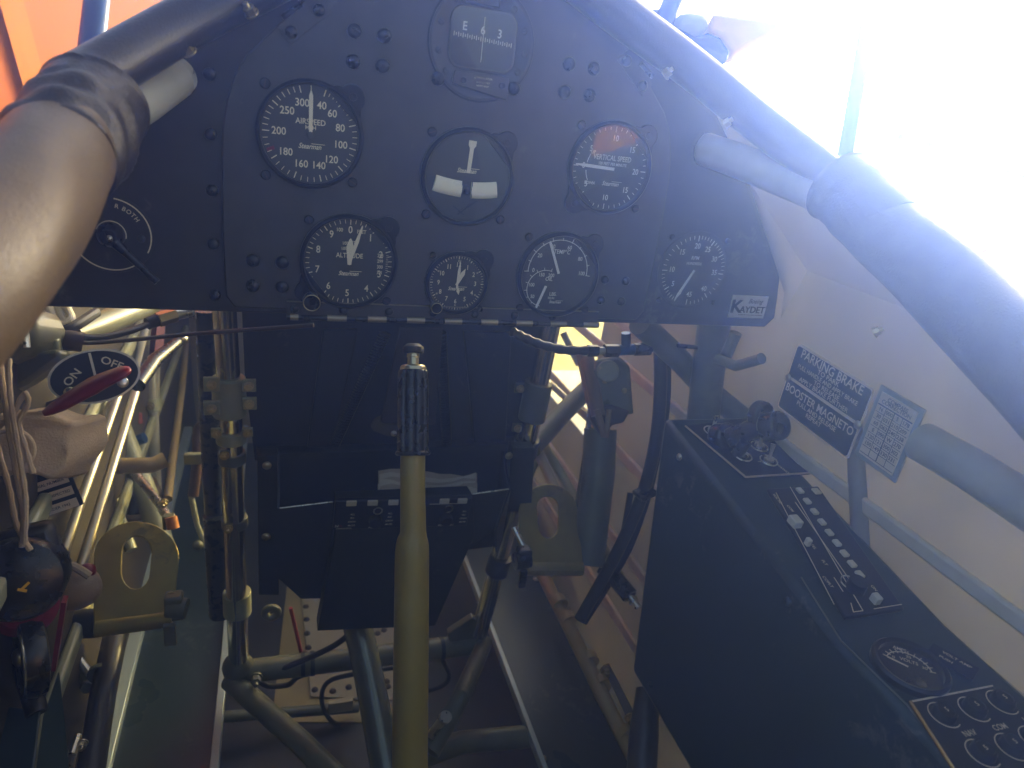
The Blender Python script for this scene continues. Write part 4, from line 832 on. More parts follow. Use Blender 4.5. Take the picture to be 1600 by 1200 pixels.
# valve plate
vf = Fr(P(149, 588, .60), V((1, .35, .10)), V((.02, .35, .75)))
t = thing('fuel_valve', 'round black valve plate lettered on and off with a red handle', 'valve', vf.o)
def ell(rx, ry, n=40): return [(rx * math.cos(2 * math.pi * k / n), ry * math.sin(2 * math.pi * k / n)) for k in range(n)]
mb = MB(); mb.prism([vf.p(u, v, -.003) for u, v in ell(.0350, .0232)], vf.n * .002); part('rim_plate', mb, KEY, t)
mb = MB(); mb.prism([vf.p(u, v, -.0008) for u, v in ell(.0330, .0214)], vf.n * .001); part('plate', mb, PLACB, t)
mb = MB(); mb.text(vf.at(-.0165, .0025, 0, R(40)), 'ON', .0092, 0, 0, .0006, 1.1); mb.text(vf.at(.0145, .0085, 0, R(-35)), 'OFF', .0092, 0, 0, .0006, 1.1); mb.box(vf, .0020, .020, .0003, 0, .0105, .0005); part('lettering', mb, KEY, t)
for u in (-.021, .019): mb = MB(); mb.dome(vf.at(u, -.0095), .0048, .002); part('screw', mb, STEEL, t)
hp = [P(68, 646, .555), P(95, 632, .56), P(145, 603, .57), P(190, 582, .575), P(204, 576, .578)]
mb = MB(); mb.tube(hp, [.004, .0095, .0120, .0085, .003], 14, 4, sx=1, sy=.5); part('handle', mb, RED, t)
# brackets, wires and cables beneath the left end of the panel
t = thing('throttle_casting', 'dark sage casting block under the left end of the panel', 'casting', P(20, 560, .62))
mb = MB(); mb.prism([P(x, y, .62) for x, y in ((-60, 470), (40, 482), (58, 520), (42, 552), (0, 570), (-60, 580))], CF * .05); part('body', mb, SAGED, t, .008)
mb = MB(); mb.prism([P(x, y, .64) for x, y in ((-40, 560), (90, 545), (95, 560), (40, 600), (-40, 640))], CF * .02); part('web', mb, SAGED, t, .004)
mb = MB(); mb.cyl(P(36, 490, .61), P(42, 543, .61), .003, n=8); part('bright_pin', mb, STEEL, t)
mb = MB(); hexbolt(mb, Fr(P(8, 540, .61), X1, Z1), .006, .008); part('bolt', mb, SAGED, t)
for i, (dx, lab) in enumerate(((0, 'outermost white wire loop under the left end of the panel'), (14, 'middle white wire loop under the left end of the panel'), (28, 'innermost white wire loop under the left end of the panel'))):
    mb = MB(); mb.tube([P(62 + dx, 478, .72), P(72 + dx, 500, .70), P(96 + dx * .6, 508, .69), P(112, 496, .70), P(100, 478 - dx * .3, .72)], .0036, 10, 6); solo('white_wire', mb, KEY, lab, 'wire', group='white wire loops')
mb = MB(); mb.tube([P(52, 478, .70), P(60, 505, .69), P(84, 518, .68), P(112, 512, .68), P(150, 488, .72)], .0052, 10, 6); solo('black_cable', mb, RUB, 'thick black cable cradling the white wire loops', 'cable')
rod('sage_brace', 'sage brace tube running forward from the casting under the panel', [(110, 525, .70), (235, 475, .85)], .013, SAGED)
t = thing('throttle_cable', 'black control cable with a crimped steel end under the panel', 'cable', P(230, 515, .72))
mb = MB(); mb.tube([P(20, 528, .66), P(100, 523, .68), P(150, 528, .70), P(200, 518, .73), P(240, 503, .76)], .0036, 10, 6); part('cable', mb, RUB, t)
mb = MB(); mb.cyl(P(230, 506, .755), P(250, 499, .765), .0068, n=14); part('sleeve', mb, RUB, t); mb = MB(); mb.cyl(P(247, 500, .762), P(274, 492, .775), .0082, n=6); part('ferrule', mb, BRASS, t); mb = MB(); mb.cyl(P(274, 492, .775), P(300, 487, .79), .0060, n=12); part('end_fitting', mb, STEEL, t)
rod('thin_cable', 'thin brown cable stretched from the casting to the hinge', [(90, 535, .66), (160, 535, .68), (300, 522, .68), (420, 513, .66), (490, 508, .655)], .0022, mat('brown cable', (.06, .04, .03), .35), 'cable', 4, n=8)
mb = MB(); mb.box(Fr(P(79, 540, .655), X1, Z1), .017, .016, .014); solo('cable_clip', mb, SAGE, 'small sage clip on the cable by the casting', 'clip', .002)
mb = MB(); mb.tube([P(0, 545, .66), P(50, 538, .665), P(112, 532, .67), P(130, 535, .675)], .010, 14); solo('cable_conduit', mb, BROWN, 'dark conduit running into the clip under the panel', 'conduit')
# canvas boot
t = thing('canvas_boot', 'cream canvas boot tied with dangling laces at the left edge', 'boot', P(40, 750, .6))
mb = MB(); b0 = [P(x, y, d) for x, y, d in ((-60, 640, .60), (60, 645, .60), (112, 655, .62), (108, 700, .61), (80, 752, .60), (0, 738, .58), (-60, 720, .57))]
cen = sum(b0, V()) / len(b0)
mb.prism([p + V((rnd.uniform(-.002, .002), 0, 0)) for p in b0], CF * .06); bmesh.ops.subdivide_edges(mb.b, edges=list(mb.b.edges), cuts=3, use_grid_fill=True)
for v in mb.b.verts: v.co += V((math.sin(v.co.z * 160 + v.co.x * 90), math.sin(v.co.x * 120), math.cos(v.co.x * 140))) * .0025
part('canvas', mb, CANVAS, t, .006, smooth=80)
mb = MB(); mb.torus(Fr(P(10, 705, .585), V((.9, .3, 0)), V((0, .3, .9))), .018, .003); part('hem', mb, CANVAS, t)
for k, pl in enumerate((((14, 560), (16, 620), (28, 700), (40, 780), (38, 850)), ((0, 565), (12, 660), (22, 720), (36, 800), (34, 855)), ((22, 645), (38, 615), (44, 630), (30, 660), (40, 700), (52, 740)), ((20, 650), (-6, 680), (14, 760), (26, 820), (48, 860)))):
    mb = MB(); mb.tube([P(x, y, .565 + .002 * k) for x, y in pl], .0022, 8, 6, lambda a, s: 1 + .15 * math.sin(60 * s)); part('lace', mb, CANVAS, t)
# data plate
df = Fr(P(78, 765, .70), V((.9, .1, .28)), V((-.1, .3, .9)))
t = thing('data_plate', 'tilted black data plate with pale printed lines below the canvas boot', 'placard', df.o)
mb = MB(); mb.box(df, .046, .050, .0015); part('plate', mb, PLACB, t, .0005)
mb = MB()
for i in range(3): mb.box(df, .036, .009, .0004, .001, .006 - .013 * i, .001)
part('text_blocks', mb, CARD, t)
mb = MB()
for i, s_ in enumerate(('SERIAL NUMBER', 'DATE INSPECTED', 'ORDER 1942')): mb.text(df, s_, .0040, .001, .006 - .013 * i, .0013)
part('lettering', mb, PLACB, t)
rod('red_strip', 'red painted post at the left edge behind the canvas boot', [(-6, 735, .66), (-4, 830, .64)], .007, RED, 'strip')
# throttle quadrant knob and wheel
t = thing('black_housing', 'black knobbed housing with a gold mark at the left edge', 'housing', P(30, 970, .6))
mb = MB(); hf_ = Fr(P(30, 905, .60), V((.95, .2, .1)), V((0, .4, .9)))
mb.lathe(hf_, [(.036, -.03), (.036, .002), (.033, .008), (.020, .013), (.0, .015)], 40); part('drum', mb, BLACK, t)
mb = MB(); mb.box(hf_, .075, .060, .03, -.006, .012, -.02); part('case', mb, mat('scuffed black', (.012, .011, .010), .45, bump=.4, bscale=90), t, .008)
mb = MB(); mb.box(hf_.at(.006, -.004, 0, R(35)), .007, .0022, .001, 0, 0, .0145); mb.box(hf_.at(.003, -.007, 0, R(-30)), .007, .0022, .001, 0, 0, .0145); part('gold_mark', mb, YEL, t)
mb = MB(); mb.lathe(Fr(P(38, 945, .615), V((.95, .2, .1)), V((0, .4, .9))), [(.024, -.02), (.027, .004), (.018, .012), (0, .014)], 32); part('red_knob', mb, RED, t)
t = thing('trim_pulley', 'glossy black trim pulley with bright rims seen edge on, lower left', 'pulley', P(55, 1090, .62))
wf = Fr(P(48, 1022, .62), V((.35, -.75, .1)), V((0, .25, .95)))
mb = MB(); mb.lathe(wf, [(0, -.008), (.030, -.010), (.036, -.008), (.038, 0), (.036, .008), (.030, .010), (0, .008)], 48); part('wheel', mb, BLACK, t)
mb = MB(); mb.torus(wf.at(0, 0, .009), .034, .0016); part('rim', mb, CHROME, t); mb = MB(); mb.dome(wf.at(0, 0, .008), .008, .006); part('hub', mb, BRASS, t)
t = thing('tan_pouch', 'tan leather cover strapped between the red ball and the black housing', 'cover', P(115, 945, .68))
mb = MB(); mb.sphere(P(114, 918, .70), .022, (1.2, .8, 1.15)); part('cover', mb, TANL, t); mb = MB(); mb.tube([P(88, 890, .68), P(112, 884, .675), P(140, 900, .68)], .004, 8, 4); part('strap', mb, CANVAS, t)
mb = MB(); mb.sphere(P(136, 893, .70), .0085); solo('red_ball', mb, RED, 'small red ball beside the tan leather cover', 'ball')
mb = MB(); mb.box(Fr(P(93, 990, .66), V((.2, .1, 1)), V((0, 1, .2))), .075, .012, .004); solo('red_strap', mb, RED, 'red strap hanging past the tan leather cover', 'strap')
rod('brass_post', 'brown post standing behind the trim wheel', [(18, 970, .66), (20, 1020, .66)], .009, mat('orange brown', (.22, .10, .04), .5))
rod('dark_tube', 'dark tube running along the outer lip of the left trough', [(182, 985, .88), (160, 1090, .80), (138, 1230, .72)], .0140, mat('dark brown grey tube', (.045, .042, .038), .35))
mb = MB(); mb.cyl(P(160, 1050, .83), P(158, 1056, .825), .0150); solo('tube_ring', mb, SAGED, 'thin ring on the dark tube beside the left trough', 'ring')
t = thing('angle_bracket', 'bent silver angle bracket left of the dark tube', 'bracket', P(140, 1060, .85))
mb = MB(); mb.tube([P(122, 985, .86), P(108, 1008, .86), P(140, 1052, .84)], .0045, 8); part('edge', mb, mat('white edge', (.6, .62, .6), .3, .4), t); mb = MB(); mb.tube([P(108, 985, .87), P(96, 1014, .87), P(135, 1065, .84)], .0055, 8); part('edge', mb, SAGE, t)
mb = MB(); mb.cyl(P(134, 1072, .83), P(136, 1076, .82), .006); part('bolt', mb, SAGED, t)
t = thing('side_plate', 'dark green folded side plate in the lower left corner', 'plate', P(30, 1200, .62))
mb = MB(); mb.prism([P(x, y, d) for x, y, d in ((-60, 1100, .62), (62, 1110, .62), (52, 1200, .59), (30, 1300, .56), (-60, 1300, .56))], CF * .003); part('plate', mb, TROUGH, t, .001)
mb = MB(); mb.prism([P(x, y, d) for x, y, d in ((66, 1122, .63), (90, 1050, .68), (98, 1130, .66), (108, 1230, .60), (48, 1260, .58))], CF * .003); part('flange', mb, TROUGH, t, .001)
mb = MB(); mb.tube([P(112, 1180, .70), P(122, 1150, .72)], .004, 8); mb.tube([P(122, 1150, .72), P(105, 1230, .68)], .003, 6); part('hinge_wire', mb, STEEL, t); mb = MB(); hexbolt(mb, Fr(P(130, 1160, .71), X1, Z1), .004, .006); part('bolt', mb, STEEL, t)
rod('black_strap', 'black slanting arm below the trim wheel', [(32, 1020, .64), (58, 1115, .62)], .009, RUB, 'arm')
rod('amber_longeron', 'long pale stay running forward beside the left trough into the amber light', [(262, 780, 1.15), (285, 600, 1.5), (292, 520, 1.8)], .007, mat('ochre stay', (.30, .22, .10), .45))

# ================================================================== RIGHT SIDE
t = thing('braided_hose', 'braided hose with dark hex couplings and a tee under the panel', 'hose', PY(930, 548, .06))
def h6(x, y): return PY(x, y, .06)
mb = MB(); mb.tube([h6(800, 518), h6(820, 528), h6(850, 540), h6(885, 547), h6(922, 548)], .0052, 14, 10, lambda a, s: 1 + .10 * math.sin(s * 300)); part('braid', mb, mat('steel braid', (.05, .05, .052), .35, .6), t)
for a_, b_, r_, n_, m_ in (((918, 548), (934, 548), .0072, 6, BLACK), ((934, 548), (946, 548), .0045, 14, STEEL), ((944, 548), (966, 548), .0080, 6, BLACK), ((966, 547), (990, 546), .0066, 14, BLUEF), ((990, 546), (1016, 545), .0078, 6, BLACK), ((978, 546), (978, 520), .0058, 14, BLUEF)):
    mb = MB(); mb.cyl(h6(*a_), h6(*b_), r_, n=n_); part('coupling', mb, m_, t, .0006)
mb = MB(); mb.tube([h6(1014, 545), h6(1050, 540), h6(1090, 543)], .0028, 10, 6); part('pipe', mb, BLACK, t)
# crank casting
t = thing('crank_housing', 'weathered sage gear housing hung on a tube below the hose', 'housing', P(955, 690, 1.0))
mb = MB(); mb.prism([P(x, y, 1.0) for x, y in ((930, 562), (968, 556), (985, 572), (990, 640), (992, 648), (958, 645), (948, 630), (934, 640), (922, 600))], CF * .05); part('body', mb, SAGED, t, .006)
mb = MB(); mb.tube([P(918, 560, 1.02), P(928, 610, 1.0), P(935, 650, .99)], .010, 14); part('shaft', mb, mat('rust brown shaft', (.22, .15, .085), .4), t)
mb = MB(); mb.cyl(P(950, 580, .985), P(950, 580, .995), .016, n=24); part('cover', mb, SAGE, t, .002)
for x, y in ((962, 575), (945, 595), (975, 610), (938, 575)): mb = MB(); mb.dome(Fr(P(x, y, .99), X1, Z1), .004, .004); part('bolt', mb, BRASS, t)
mb = MB(); mb.prism([P(x, y, .99) for x, y in ((925, 638), (955, 632), (985, 642), (975, 660), (955, 665), (950, 684), (934, 676), (922, 655))], CF * .03); part('knuckle', mb, BROWN, t, .003)
mb = MB(); mb.tube([P(932, 640, .98), P(945, 682, .98)], .005, 8); mb.tube([P(952, 640, .98), P(947, 684, .98)], .004, 8); part('fork', mb, mat('rust brown shaft', (.22, .15, .085), .4), t)
rod('leaning_tube', 'thick dark sage tube leaning down from the gear housing', [(938, 670, 1.02), (935, 740, 1.02), (918, 880, 1.01)], .0240, SAGED)
mb = MB(); mb.tube([P(922, 640, 1.03), P(916, 700, 1.03), P(900, 800, 1.03)], .004, 8); solo('thin_rod', mb, SAGED, 'thin dark rod just left of the leaning tube', 'rod')
def cbl(label, pts, r=.0065, m=RUB): mb = MB(); mb.tube([P(*p) for p in pts], r, 12, 8); return solo('black_cable', mb, m, label, 'cable', group='black cables by the console')
cbl('thick black cable bowing down beside the console front edge', [(1030, 530, .90), (1032, 600, .90), (1026, 680, .91), (1008, 760, .93), (980, 830, .95), (950, 890, .97), (906, 968, .98)], .0085)
cbl('thinner black cable running behind the thick one beside the console', [(1042, 540, .92), (1040, 640, .92), (1020, 740, .94), (1010, 780, .95), (985, 850, .97), (955, 905, .99), (912, 972, 1.0)], .0055)
cbl('short black cable curling in front of the far stringers', [(985, 770, 1.0), (975, 830, 1.0), (960, 900, 1.01), (935, 890, 1.02)], .0045)
mb = MB(); mb.box(Fr(P(1008, 770, .925), V((.9, .2, .2)), Z1), .026, .006, .022); solo('cable_tie', mb, BLACK, 'black tie clipping the two cables together', 'cable tie', .001)
# diagonal truss of the right side
rf_ = thing('side_truss', 'welded sage side truss behind the right pedal', 'tube frame', P(870, 650, 1.2))
def rt(pts, r, m=SAGED): mb = MB(); mb.tube([P(*p) for p in pts], r, 18); return part('truss_tube', mb, m, rf_)
rt([(830, 700, 1.12), (880, 645, 1.2), (935, 590, 1.28)], .0170)
rt([(835, 695, 1.15), (870, 770, 1.1), (915, 860, 1.05)], .0085, PALE)
rt([(860, 600, 1.3), (925, 660, 1.25)], .006, PALE)
rt([(848, 690, 1.18), (905, 790, 1.1), (990, 940, 1.0)], .0075, SAGE)
rt([(905, 545, 1.12), (930, 660, 1.08)], .0075, mat('rust brown shaft', (.22, .15, .085), .4))
rt([(880, 520, 1.2), (905, 570, 1.2)], .006, PALE)
rt([(820, 760, 1.2), (850, 690, 1.25)], .007, SAGED)
rt([(1000, 505, .80), (1060, 560, .86), (1095, 600, .9), (1215, 700, .83)], .0145)
rt([(1116, 500, .84), (1104, 600, .86), (1096, 680, .88)], .0200)
rt([(1120, 560, .80), (1150, 572, .78), (1190, 560, .74)], .006, SAGED)
rt([(1150, 520, .80), (1128, 570, .82)], .007, SAGED)
mb = MB(); mb.tube([PX(1440, 690, .372), PX(1520, 735, .372), PX(1620, 800, .372), PX(1900, 980, .372)], .0175, 24); mb2 = mb
solo('side_tube', mb, PALE, 'pale tube along the right wall aft of the compass card', 'tube')
mb = MB(); mb.tube([PX(1336, 640, .387), PX(1342, 760, .387), PX(1348, 880, .387)], .0095, 16); solo('upright_tube', mb, SKIN, 'slim cream upright on the right wall below the placard', 'tube')
# tube and lip along the right trough
rod('trough_tube', 'ochre tube running along the outer side of the right trough with clamps', [(848, 898, 1.14), (892, 985, 1.06), (940, 1085, .98), (985, 1172, .91), (1020, 1240, .87)], .0105, mat('ochre tube', (.36, .24, .10), .35))
for i, (x, y, d, lab) in enumerate(((870, 935, 1.10, 'first'), (884, 962, 1.08, 'second'), (918, 1025, 1.03, 'third'), (938, 1062, 1.0, 'fourth'), (978, 1142, .93, 'fifth'))):
    p = P(x, y, d); q_ = P(x + 6, y + 11, d - .012); mb = MB(); mb.cyl(p, q_, .0125, n=18); solo('tube_clamp', mb, mat('ochre clamp', (.38, .29, .13), .35), lab + ' clamp from the far end of the ochre trough tube', 'clamp', group='clamps on the ochre tube')
t = thing('link_plate', 'narrow ochre link plate bolted beside the trough tube', 'plate', P(962, 1080, .97)); mb = MB(); mb.prism([P(x, y, d) for x, y, d in ((942, 1042, .99), (952, 1038, .99), (990, 1112, .94), (980, 1124, .94))], CF * .006); part('plate', mb, mat('dark ochre', (.12, .085, .04), .4), t, .001)
for x, y, d in ((944, 1046, .98), (983, 1120, .93)): mb = MB(); hexbolt(mb, Fr(P(x, y, d), X1, Z1), .006, .008); part('bolt', mb, BRASS, t)
rod('dark_upright', 'dark brown tube end rising beside the lower console corner', [(1012, 1078, .90), (1006, 1150, .87), (1000, 1240, .84)], [.015, .0185, .0185], mat('dark brown grey tube', (.045, .042, .038), .35))
t = thing('brake_cylinder', 'small black hydraulic cylinder lying by the cables near the console', 'cylinder', P(975, 915, .98)); mb = MB(); mb.cyl(P(950, 890, 1.0), P(985, 932, .97), .012, n=18); part('barrel', mb, BLACK, t, .002); mb = MB(); mb.cyl(P(985, 932, .97), P(998, 950, .96), .005, n=12); part('rod', mb, STEEL, t)
# ------------------------------------------------------------------ console
XC = .265
cA, cB, cC_ = PX(1036, 652, XC), PX(1308, 1000, XC), PX(1500, 1210, XC)
low, lowb = PX(986, 1048, XC), PX(1078, 1206, XC)
co = thing('side_console', 'long dark green console box with a sloping top of switches along the right wall', 'console', (XC + .06, -.2, -.6))
slope2 = (cC_.z - cB.z) / (cC_.y - cB.y)
far = V((XC, -.85, cB.z + slope2 * (-.85 - cB.y))); lowfar = low + (lowb - low) * ((-.85 - low.y) / (lowb.y - low.y))
mb = MB(); mb.prism([cA, cB, far, lowfar, low], X1 * .118); part('case', mb, CONS, co, .007)
for x, y in ((1062, 714), (1017, 1070), (1232, 940)): mb = MB(); mb.dome(Fr(PX(x, y, XC), -Y1, Z1), .0042, .003); part('screw', mb, STEEL if y < 800 else CONS, co)
n1 = (cB - cA).cross(X1).normalized(); n1 = n1 if n1.z > 0 else -n1
n2 = (far - cB).cross(X1).normalized(); n2 = n2 if n2.z > 0 else -n2
def top1(x, y): return PP(x, y, cA + n1 * .001, n1)
def top2(x, y): return PP(x, y, cB + n2 * .001, n2)
def lift(pts, n, h): return MB().prism(pts, n * h)
we = mat('worn highlight paint edge', (.16, .17, .16), .4, .3)  # pale strips carry the bevel highlight along with worn paint
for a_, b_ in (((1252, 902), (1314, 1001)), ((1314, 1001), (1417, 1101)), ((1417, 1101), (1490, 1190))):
    mb = MB(); mb.cyl(top1(*a_) if a_[1] < 1000 else top2(*a_), top1(*b_) if b_[1] < 1002 else top2(*b_), .0007, n=6); part('worn_highlight_edge', mb, we, co)
# switch panel
q = [top1(x, y) for x, y in ((1070, 668), (1164, 748), (1270, 741), (1168, 655))]
t = thing('switch_panel', 'black toggle switch panel with a warm lit border at the front of the console', 'switch panel', q[0])
part('plate', lift(q, n1, .002), PLACB, t)
bm_ = mat('warm lit border', (.45, .34, .24), .4)  # orange light on these edges put into the border colour
for a_, b_ in ((q[0], q[1]), (q[1], q[2])): mb = MB(); mb.cyl(a_ + n1 * .0022, b_ + n1 * .0022, .0011, n=8); part('border', mb, bm_, t)
for x, y in ((1112, 676), (1160, 715), (1185, 700), (1200, 722)):
    c_ = top1(x, y) + n1 * .002; fr_ = Fr(c_, X1, n1.cross(X1)); mb = MB(); mb.lathe(fr_, [(.0060, 0), (.0060, .003), (.004, .004), (0, .004)], 6); mb.torus(fr_.at(0, 0, .0005), .0095, .0008, 24, 6); mb.tube([fr_.p(0, 0, .003), fr_.p(.002, .004, .012), fr_.p(.003, .006, .018)], [.0018, .0022, .0030], 10); part('toggle', mb, STEEL, t)
mb = MB(); sfr = Fr(top1(1190, 725) + n1 * .0025, -Y1, X1)
for i in range(4): mb.text(sfr, ('MASTER', 'NAV LT', 'START', 'AVIONICS')[i], .0045, -.02 + .012 * i, -.012 + .009 * i, 0)
part('lettering', mb, CARD, t)
t = thing('tee_handle', 'black twin knob handle standing over the switch panel', 'handle', top1(1165, 690))
a_, b_ = PX(1140, 684, .315), PX(1205, 660, .335); mb = MB(); mb.cyl(a_, b_, .011, n=20); part('bar', mb, BLACK, t, .001)
for c_, d_, r_ in ((PX(1120, 684, .312), PX(1140, 683, .316), .0165), (PX(1180, 645, .33), PX(1196, 650, .333), .015), (PX(1196, 668, .332), PX(1222, 664, .336), .0155)): mb = MB(); mb.cyl(c_, d_, r_, n=28); part('knob', mb, BLACK, t, .003)
mb = MB(); mb.cyl(PX(1165, 690, .32), top1(1150, 712), .007, n=14); part('stem', mb, BLACK, t)
# audio panel
q = [top1(x, y) for x, y in ((1197, 768), (1318, 970), (1410, 956), (1276, 764))]
au = thing('audio_panel', 'black radio audio panel with a row of ivory keys on the console top', 'audio panel', q[0])
part('face', lift(q, n1, .004), mat('intercom black', (.008, .009, .014), .35), au, .001)
def aup(x, y, h=.0046): return top1(x, y) + n1 * h
ydir = (top1(1318, 970) - top1(1197, 768)).normalized(); af_ = lambda x, y, h=.0045: Fr(aup(x, y, h), X1, n1.cross(X1))
for k in range(9): fr_ = af_(1247 + 11.2 * k + .15 * k * k * .3, 773 + 16.4 * k); mb = MB(); mb.box(fr_, .0060, .0078, .003, 0, 0, .001); part('key', mb, KEY, au, .0008)
fr_ = af_(1273, 773); mb = MB(); mb.box(fr_, .0075, .0085, .003); part('key', mb, KEY, au, .0008)
for x, y, s_ in ((1238, 824, .012), (1258, 856, .0055), (1363, 945, .008)): fr_ = af_(x, y); mb = MB(); mb.box(fr_, s_ * .8, s_, .008, 0, 0, .003); part('key', mb, KEY, au, .001)
for x, y in ((1332, 926),): fr_ = af_(x, y); mb = MB(); mb.lathe(fr_, [(.0085, 0), (.008, .010), (0, .011)], 24); part('knob', mb, RUB, au); mb = MB(); mb.torus(fr_.at(0, .006, .001), .0085, .0006); part('knob_ring', mb, STEEL, au)
mb = MB()
for pts_ in (((1210, 775), (1300, 950)), ((1240, 790), (1330, 920)), ((1232, 766), (1345, 960)), ((1345, 960), (1330, 962)), ((1330, 962), (1326, 948)), ((1362, 957), (1405, 950)), ((1300, 908), (1314, 930))):
    mb.cyl(aup(*pts_[0]), aup(*pts_[1]), .0004, n=5)
lf = Fr(aup(1206, 800), -Y1, X1); part('line_markings', mb, CARD, au)
mb = MB()
for x, y, s_ in ((1212, 785, 'VOL SQ'), (1232, 800, 'COM'), (1268, 860, 'TEL'), (1285, 885, 'PLT'), (1362, 925, 'ON'), (1290, 915, 'COPLT')): g_ = Fr(aup(x, y), -Y1 + V((0, 0, -.15)), X1); mb.text(g_, s_, .0042, 0, 0, .0002)
part('lettering', mb, CARD, au)
# ammeter
ac = top2(1420, 1046); fr_ = Fr(ac, V((.75, -.66, 0)), n2.cross(V((.75, -.66, 0))))
t = thing('volt_meter', 'round volt meter with a short pale needle on the console top', 'gauge', ac)
mb = MB(); mb.lathe(fr_, [(.0285, 0), (.0285, .005), (.0265, .007), (.0235, .0055), (.0235, .001), (0, .001)], 48); part('bezel', mb, BEZEL, t)
mb = MB(); mb.arc(fr_, .0165, .0008, -75, 75, .0016)
for k in range(11): mb.tick(fr_, -75 + 15 * k, .0150, .0195, .0006, .0016)
mb.text(fr_, 'AMPS', .0052, -.006, .0195 - .001, .0018, .8); mb.text(fr_, 'VOLTS', .0050, 0, .0075, .0018, .9); mb.tick(fr_, -78, .001, .016, .0014, .002)
for s_, a in (('0', -62), ('20', 0), ('30', 62)): mb.text(fr_, s_, .0040, .0125 * math.sin(R(a)), .0125 * math.cos(R(a)), .0018)
part('markings', mb, CARD, t)
mb = MB(); mb.lathe(fr_.at(.006, -.018, 0), [(.010, .001), (.010, .0035), (0, .0035)], 24); part('pivot_cover', mb, BLACK, t)
mb = MB(); mb.lathe(fr_, [(0, .0060), (.0238, .0055)], 48); part('glass', mb, GLASS, t)
# small placard
pf_ = Fr(top2(1487, 1035) + n2 * .001, V((.45, -.9, 0)), X1 + Y1 * .5)
t = thing('small_placard', 'small black lettered placard beside the volt meter', 'placard', pf_.o); mb = MB(); mb.box(pf_, .034, .020, .001); part('plate', mb, PLACB, t)
mb = MB(); mb.text(pf_, 'VOLT AMP', .0045, .002, .0045, .0008); mb.text(pf_, 'PUSH', .0042, -.004, -.003, .0008); part('lettering', mb, CARD, t)
# breaker panel
q = [top2(x, y) for x, y in ((1420, 1101), (1560, 1320), (1760, 1260), (1548, 1076))]
bp_ = thing('radio_knob_panel', 'black panel of round knobs ringed in white at the console aft end', 'knob panel', q[0])
part('plate', lift(q, n2, .003), mat('intercom black', (.008, .009, .014), .35), bp_, .0006)
mb = MB(); mb.cyl(q[0] + n2 * .003, q[1] + n2 * .003, .0013, n=8); part('gilt_edge', mb, mat('gilt edge', (.75, .52, .22), .25, .9), bp_); mb = MB(); mb.cyl(q[0] + n2 * .003, q[3] + n2 * .003, .0007, n=8); part('line_edge', mb, CARD, bp_)
xa = (top2(1548, 1076) - top2(1420, 1101)).normalized()
for x, y, s_ in ((1472, 1122, 'NAV'), (1519, 1113, 'COM'), (1563, 1102, 'LTS'), (1532, 1182, 'PUMP'), (1578, 1172, 'GYRO'), (1615, 1160, 'STR')):
    c_ = top2(x, y) + n2 * .003; g_ = Fr(c_, xa, n2.cross(xa)); mb = MB(); mb.lathe(g_, [(.0082, 0), (.0080, .004), (.0070, .006), (.0058, .0062), (.0054, .0055), (0, .0055)], 28); kn = part('breaker_knob', mb, RUB, bp_)
    mb = MB(); mb.arc(g_, .0105, .0007, -210, 60, .0002); mb.text(g_, s_, .0062, .006, -.0165, .0004, .9); mb.text(g_, '5', .0050, 0, 0, .0059); part('legend', mb, CARD, kn)

# ------------------------------------------------------------------ placards on the right wall
XW = .374
q = [PX(x, y, XW) for x, y in ((1246, 537), (1362, 603), (1331, 725), (1217, 634))]
cen = (q[0] + q[1] + q[2] + q[3]) / 4; ux = ((q[1] - q[0]) + (q[2] - q[3])).normalized(); uy = ((q[0] - q[3]) + (q[1] - q[2])).normalized()
wd = ((q[1] - q[0]).length + (q[2] - q[3]).length) / 2; ht = ((q[0] - q[3]).length + (q[1] - q[2]).length) / 2
def bil(q, u, v): return (q[3] * (1 - u) + q[2] * u) * (1 - v) + (q[0] * (1 - u) + q[1] * u) * v
f = Fr(cen, ux, uy)
t = thing('brake_placard', 'blue black parking brake placard bordered in white on the right wall', 'placard', cen)
hw, hh = wd / 2, ht / 2
mb = MB(); mb.prism([f.p(u, v, 0) for u, v in rrect(wd, ht, .004)], f.n * .001); part('border', mb, CARD, t)
for v0, v1 in ((.02, 1), (-1, -.04)):
    mb = MB(); vc = (v0 + v1) / 2 * (hh - .0015); h_ = (v1 - v0) * (hh - .0015) - .0015; mb.prism([f.p(u, v + vc, .001) for u, v in rrect(wd - .0045, h_, .003)], f.n * .0006); part('field', mb, PLACB, t)
mb = MB(); W = .0019
mb.text(f, 'PARKING BRAKE', wd * .118, 0, hh * .80, W, .92); mb.text(f, 'TO PARK', wd * .062, 0, hh * .60, W, 1.1); mb.text(f, 'PULL HANDLE AND APPLY BRAKE', wd * .058, 0, hh * .44, W, .9); mb.text(f, 'TO RELEASE', wd * .062, .003, hh * .28, W, 1); mb.text(f, 'APPLY BRAKE FURTHER', wd * .062, 0, hh * .13, W, 1)
mb.text(f, 'BOOSTER MAGNETO', wd * .110, 0, -hh * .28, W, .88); mb.text(f, 'PULL AND RELEASE', wd * .062, .001, -hh * .50, W, 1); mb.text(f, 'REPEAT', wd * .062, 0, -hh * .66, W, 1)
part('lettering', mb, CARD, t)
for u in (-1, 1): mb = MB(); mb.dome(f.at(u * (hw - .003), -.001, .001), .0045, .003); part('screw', mb, STEEL, t)
q = [PX(x, y, XW) for x, y in ((1376, 606), (1438, 640), (1398, 750), (1345, 710))]
cen = sum(q, V()) / 4; ux = ((q[1] - q[0]) + (q[2] - q[3])).normalized(); uy = ((q[0] - q[3]) + (q[1] - q[2])).normalized()
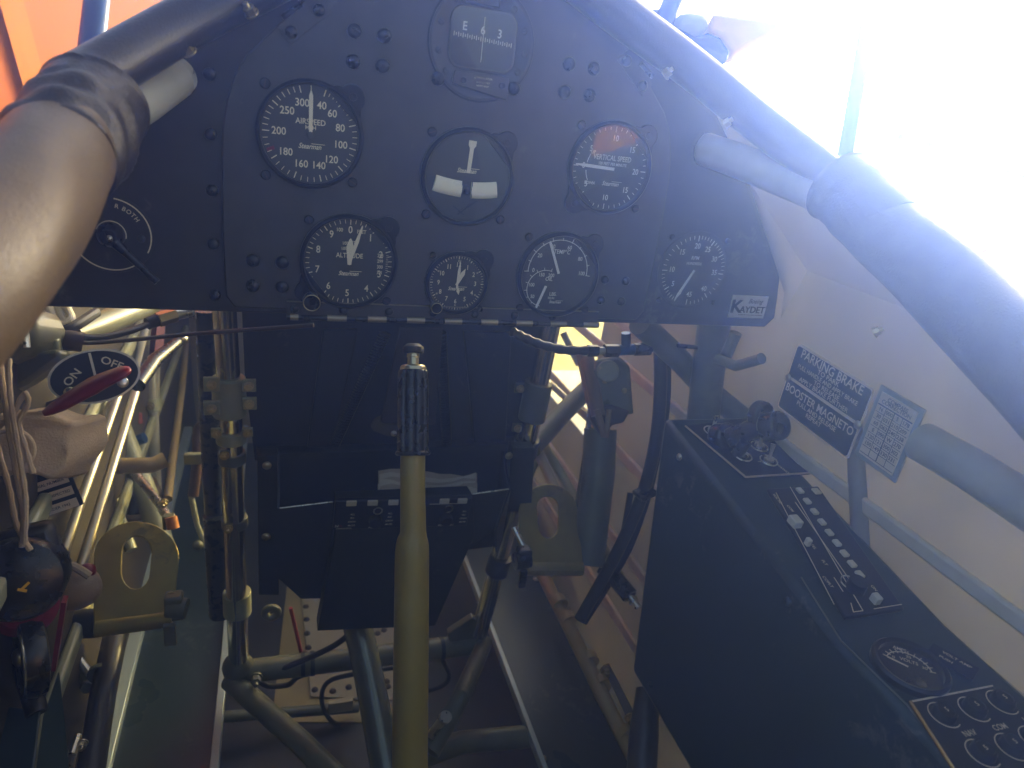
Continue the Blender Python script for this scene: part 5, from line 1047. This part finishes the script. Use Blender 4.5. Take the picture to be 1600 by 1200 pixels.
wd = ((q[1] - q[0]).length + (q[2] - q[3]).length) / 2; ht = ((q[0] - q[3]).length + (q[1] - q[2]).length) / 2
f = Fr(cen, ux, uy); t = thing('compass_card', 'pale compass correction card in a clear holder aft of the placard', 'card', cen)
mb = MB(); mb.box(f, wd * 1.16, ht * 1.08, .002); part('holder', mb, mat('clear holder', (.30, .33, .34), .2), t, .0006)
mb = MB(); mb.box(f, wd * .94, ht * .94, .0006, 0, 0, .0014); part('card', mb, CARD, t)
mb = MB(); W = .0018
for k in range(8): mb.box(f, wd * .90, .0005, .0002, 0, ht * (.30 - .105 * k), W)
mb.box(f, wd * .9, .0012, .0002, 0, ht * .30, W)
for k in range(3): mb.box(f, .0010 if k == 1 else .0005, ht * .735, .0002, wd * (-.22 + .22 * k), -ht * .065, W)
mb.text(f, 'COMPASS', wd * .12, 0, ht * .41, W + .0002); mb.text(f, 'CORRECTION', wd * .12, 0, ht * .355, W + .0002)
for r_ in range(6):
    for c_, s_ in enumerate((('N', '000', 'S', '178'), ('30', '031', '210', '209'), ('60', '062', '240', '238'), ('E', '090', 'W', '270'), ('120', '121', '300', '302'), ('150', '149', '330', '331'))[r_]): mb.text(f, s_, wd * .12, wd * (-.33 + .22 * c_), ht * (.245 - .105 * r_), W + .0002)
part('printing', mb, PLACB, t)

# ================================================================== LENS GLARE BUILT AS LIT AIR
if HAZE:
    mb = MB(); mb.box(Fr((2, 2, -1.55), X1, Y1), 25, 25, 3.90)  # scattering box stands in for blue veiling glare of the lens
    hz_m = bpy.data.materials.new('haze air'); hz_m.use_nodes = True; n = hz_m.node_tree; n.nodes.remove(n.nodes['Principled BSDF'])
    pv = n.nodes.new('ShaderNodeVolumePrincipled'); pv.inputs['Color'].default_value = (.20, .33, 1.0, 1); pv.inputs['Absorption Color'].default_value = (1, 1, 1, 1); pv.inputs['Density'].default_value = .33; pv.inputs['Anisotropy'].default_value = .85
    n.links.new(pv.outputs[0], n.nodes['Material Output'].inputs['Volume'])
    o = link('glare_haze', mb, hz_m, V((0, 0, 0))); o['kind'] = 'stuff'
